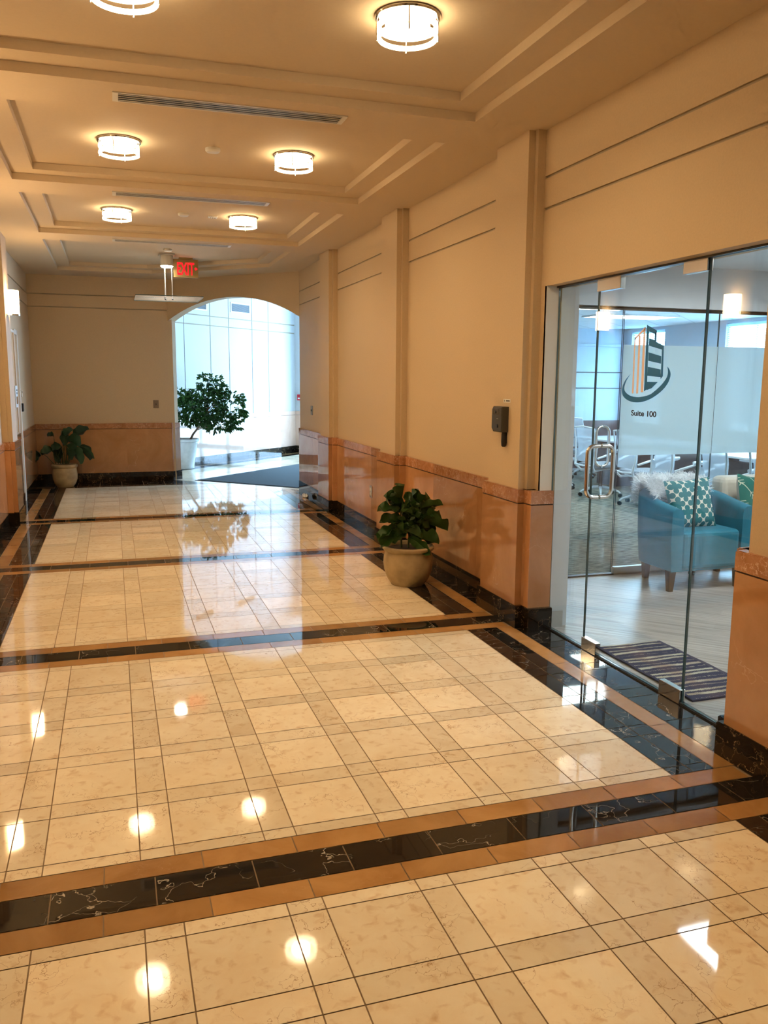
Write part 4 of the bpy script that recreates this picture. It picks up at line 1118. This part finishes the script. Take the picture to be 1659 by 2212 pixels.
# fur throw over the chair back
mb = MB(); rows = []
fx0, fx1 = -.40, .30; NX = 26
def furc(u, v):
    # u across 0..1 ; v 0 (inside low) ..1 (outside low)
    x = fx0 + (fx1 - fx0) * u
    ytop = y1l - .045
    if v < .5:
        q = 1 - v / .5; y = ytop - .06 - .05 * q - .10 * q * (1 if u < .4 else .5); z = .822 - (.30 if u > .22 else .07) * q ** 1.1
    else:
        q = (v - .5) / .5; y = ytop + .055; z = .822 - .13 * q
    if .42 < v < .58: z += .018
    if u < .18: # curls over left corner
        k = (.18 - u) / .18; y -= .14 * k; x = fx0 + .03 + (fx1 - fx0) * u * .8; z -= .03 * k
    return Vector((x, y + .01 * sin(u * 17), z + .012 * sin(u * 23 + v * 5)))
for j in range(13): rows.append([tuple(furc(i / NX, j / 12)) for i in range(NX + 1)])
mb.grid(rows, 0)
for k in range(9000):
    u, v = random.random(), random.random(); p = furc(u, v)
    out = Vector((random.uniform(-.7, .7) - (.9 if u < .12 else 0), (-.7 if v < .45 else .6), .5 if abs(v - .5) < .25 else -.1)) + Vector((random.uniform(-.5, .5), random.uniform(-.5, .5), random.uniform(-.5, .5)))
    out.normalize(); l_ = random.uniform(.035, .075); s_ = out.cross(Vector((random.uniform(-1, 1), random.uniform(-1, 1), random.uniform(-1, 1)))).normalized() * .003
    e = p + out * l_ - Vector((0, 0, .008)); mdl = p + out * l_ * .5
    mb.face([tuple(p - s_), tuple(p + s_), tuple(mdl + s_ * .8), tuple(e), tuple(mdl - s_ * .8)])
for v_ in range(len(mb.v)): mb.v[v_] = tuple(Vector(mb.v[v_]) + Vector((4.42, 5.63, 0)))
tag(mb.build('fur_throw', M['fur']), 'fluffy white fur throw draped over the back of the teal armchair', 'throw')
# pillows
def pillow(name, mat, loc, size, thick, rot, label, backmat=None):
    mb = MB(); n = 16; 
    for sgn in (-1, 1):
        rows = []
        for j in range(n + 1):
            r = []
            for i in range(n + 1):
                u, v = i / n * 2 - 1, j / n * 2 - 1
                e = max(abs(u), abs(v)); pinch = 1 - .07 * (1 - abs(u * v)) * (e ** 4)
                x = u * size / 2 * pinch; z = v * size / 2 * pinch
                y = sgn * thick / 2 * ((1 - u ** 4) * (1 - v ** 4)) ** .6
                r.append((x, y, z))
            rows.append(r if sgn < 0 else r[::-1])
        mb.grid(rows, 0 if sgn < 0 else 1)
    o = mb.build(name, [mat, backmat or mat]); o.location = loc; o.rotation_euler = rot
    return tag(o, label, 'pillow')
pillow('quatrefoil_pillow', M['quatre'], (4.385, 5.585, .655), .40, .13, (math.radians(-16), math.radians(-4), math.radians(-6)), 'teal and cream quatrefoil pillow on the teal armchair', M['creamfab'])
# cream sofa
t = thing('sofa', 'cream upholstered sofa behind the right arm of the teal armchair', 'sofa', (5.55, 5.60, 0))
mb = MB(); mb.box(-.70, .72, .16, .34, .10, .835); mb.build('backrest', M['creamfab'], t, bevel=.05)
mb = MB(); mb.box(-.60, .72, -.28, .20, .14, .44); mb.build('seat', M['creamfab'], t, bevel=.04)
for x, y in ((-.54, -.22), (.66, -.22), (-.62, .27), (.66, .27)):
    mb = MB(); mb.box(x - .02, x + .02, y - .02, y + .02, .001, .15); mb.build('leg', M['legwood'], t)
pillow('arrow_pillow', M['arrows'], (5.04, 5.62, .66), .40, .12, (math.radians(-14), math.radians(8), math.radians(14)), 'green pillow with cream arrows on the cream sofa', M['creamfab'])

# ------------------------------------------------------------------ conference table and chairs
t = thing('conference_table', 'long white-topped conference table among the white task chairs', 'table', (7.75, 9.6, 0))
mb = MB(); mb.box(-.60, .60, -2.7, 2.5, .705, .735); mb.build('tabletop', M['tabletop'], t, bevel=.008)
for y in (-1.9, 0, 1.9):
    mb = MB(); mb.box(-.35, .35, y - .25, y + .25, .002, .705); mb.build('pedestal', M['tablebase'], t)
mb = MB(); mb.box(-.05, .05, -1.9, 1.9, .15, .60); mb.build('modesty_panel', M['tablebase'], t)
def task_chair():
    t = thing('task_chair', 'x', 'office chair', (0, 0, 0), 0, 'white mesh task chairs around the conference table')
    mb = MB()
    for k in range(5):
        a = 2 * PI * k / 5 + .3; mb.tube([(.03 * cos(a), .03 * sin(a), .13), (.16 * cos(a), .16 * sin(a), .115), (.26 * cos(a), .26 * sin(a), .085), (.29 * cos(a), .29 * sin(a), .06)], [.022, .019, .014, .012], 8)
    mb.build('star_base', M['chairwhite'], t)
    for k in range(5):
        a = 2 * PI * k / 5 + .3; x, y = .29 * cos(a), .29 * sin(a)
        mb = MB(); mb.tube([(x - .022 * sin(a), y + .022 * cos(a), .028), (x + .022 * sin(a), y - .022 * cos(a), .028)], .0265, 14); mb.build('caster', M['blackplastic'], t)
    mb = MB(); mb.tube([(0, 0, .12), (0, 0, .40)], .024, 12); mb.build('gas_column', M['darkmetal'], t)
    mb = MB(); mb.box(-.23, .25, -.23, .23, .415, .475); mb.build('seat', M['seatgrey'], t, bevel=.025)
    # chair faces +X; back at x=-.24
    mb = MB(); mb.box(-.20, .16, -.12, .12, .385, .417); mb.build('seat_mechanism', M['chairwhite'], t, bevel=.01)
    mb = MB()
    for s_ in (-1, 1):
        mb.tube([(-.02, s_ * .10, .40), (-.24, s_ * .15, .38), (-.31, s_ * .19, .46), (-.285, s_ * .215, .62), (-.29, s_ * .225, .80), (-.33, s_ * .215, .98)], [.016, .018, .018, .016, .013, .010], 8)
    mb.tube([(-.33, -.215, .98), (-.345, 0, 1.0), (-.33, .215, .98)], .011, 8)
    mb.tube([(-.31, -.19, .46), (-.315, 0, .445), (-.31, .19, .46)], .014, 8)
    mb.build('back_frame', M['chairwhite'], t)
    mb = MB(); rows = []
    for j in range(9):
        z = .50 + .48 * j / 8; r = []
        for i in range(9):
            u = i / 8 * 2 - 1; hwid = .205 + .01 * sin(PI * j / 8)
            x = -.262 + .03 * u * u - .0 - (.05 * max(0, (j - 4) / 4)) 
            r.append((x - .02, u * hwid, z))
        rows.append(r)
    mb.grid(rows, 0); mb.build('back_mesh', M['mesh'], t)
    for s_ in (-1, 1):
        mb = MB(); rows = []
        for j in range(7):
            z = .52 + .15 * j / 6; ww = .055 * sin(PI * (j + .8) / 8) 
            rows.append([(-.296, s_ * .19, z), (-.303, s_ * (.19 - ww), z), (-.303, s_ * (.19 - ww * 1.6), z)])
        mb.grid(rows, 0); mb.build('lumbar_pad', M['mesh'], t)
    for s_ in (-1, 1):
        mb = MB(); mb.tube([(-.25, s_ * .22, .56), (-.16, s_ * .27, .60), (-.02, s_ * .28, .64), (.12, s_ * .27, .655)], [.014, .016, .013, .012], 8)
        mb.tube([(-.04, s_ * .28, .665), (.14, s_ * .27, .672)], .020, 8); mb.build('armrest', M['chairwhite'], t)
    return t
tc0 = task_chair()
CH = [(6.58, 10.35, 0.12, 'white task chair with tall mesh back seen behind the oval door pull'), (6.45, 11.35, -.2, 'white task chair at the far left end of the table row'),
      (6.62, 9.42, .05, 'white task chair just right of the frosted panel edge'), (6.62, 8.62, -.05, 'white task chair showing above the fur throw'),
      (6.62, 7.72, .0, 'white task chair showing above the cream sofa left end'), (6.65, 6.95, .05, 'white task chair nearest the right pier'),
      (8.72, 11.0, PI, 'white task chair across the table at its far end'), (7.55, 12.55, -PI / 2, 'white task chair at the head of the table by the blue wall')]
for i, (x, y, rz, l_) in enumerate(CH):
    if i == 0: tc0.location = (x, y, 0); tc0.rotation_euler = (0, 0, rz); tc0['label'] = l_
    else: dup(tc0, (x, y, 0), rz, l_)

# ------------------------------------------------------------------ lights
def area(name, loc, rot, sx, sy, energy, color, portal=False):
    l = bpy.data.lights.new(name, 'AREA'); l.shape = 'RECTANGLE'; l.size = sx; l.size_y = sy; l.energy = energy; l.color = color
    o = bpy.data.objects.new(name, l); COL.objects.link(o); o.location = loc; o.rotation_euler = rot
    if portal: l.cycles.is_portal = True
    return o
pc = A0 + W * (FT + .12) + N2 * 2.06
o = area('facade_daylight_portal', (pc.x, pc.y, 1.75), (0, 0, 0), 3.2, 3.4, 1, (1, 1, 1), True)
o.rotation_euler = Vector(-W).to_track_quat('-Z', 'Y').to_euler()
for i, (a, b_) in enumerate(WIN):
    o = area('window_daylight_portal', (9.03, (a + b_) / 2, 1.68), (0, 0, 0), b_ - a, 1.6, 1, (1, 1, 1), True)
    o.rotation_euler = Vector((-1, 0, 0)).to_track_quat('-Z', 'Y').to_euler()
w = bpy.data.worlds.new('sky'); bpy.context.scene.world = w; w.use_nodes = True
bg = w.node_tree.nodes['Background']; bg.inputs[0].default_value = (.42, .66, 1.0, 1); bg.inputs[1].default_value = 14
w.cycles.sampling_method = 'AUTOMATIC'

# ------------------------------------------------------------------ camera
cam = bpy.data.cameras.new('camera'); co = bpy.data.objects.new('camera', cam); COL.objects.link(co)
yaw, pitch, roll = -3.11851555e-01, -1.56616892e-01, -7.12269603e-03
Rz = Matrix.Rotation(yaw, 3, 'Z'); Rx = Matrix.Rotation(pitch, 3, 'X'); Ry = Matrix.Rotation(roll, 3, 'Y')
R = Rz @ Rx @ Ry
rt, fw, upv = R.col[0], R.col[1], R.col[2]
m4 = Matrix(((rt.x, upv.x, -fw.x, 0), (rt.y, upv.y, -fw.y, 0), (rt.z, upv.z, -fw.z, 1.62), (0, 0, 0, 1)))
co.matrix_world = m4
cam.sensor_fit = 'HORIZONTAL'; cam.sensor_width = 36; cam.lens = 1807.04 / 1659 * 36; cam.clip_start = .05
sc_ = bpy.context.scene; sc_.camera = co
sc_.view_settings.view_transform = 'Standard'; sc_.view_settings.look = 'None'; sc_.view_settings.gamma = 1; sc_.view_settings.use_curve_mapping = False
sc_.view_settings.exposure = 1.08
sc_.cycles.max_bounces = 7; sc_.cycles.diffuse_bounces = 3; sc_.cycles.glossy_bounces = 4; sc_.cycles.transparent_max_bounces = 16; sc_.cycles.transmission_bounces = 4
sc_.cycles.use_adaptive_sampling = True; sc_.cycles.adaptive_threshold = .08; sc_.cycles.adaptive_min_samples = 24
sc_.cycles.sample_clamp_indirect = 8; sc_.cycles.caustics_reflective = False; sc_.cycles.caustics_refractive = False
sc_.cycles.use_denoising = True
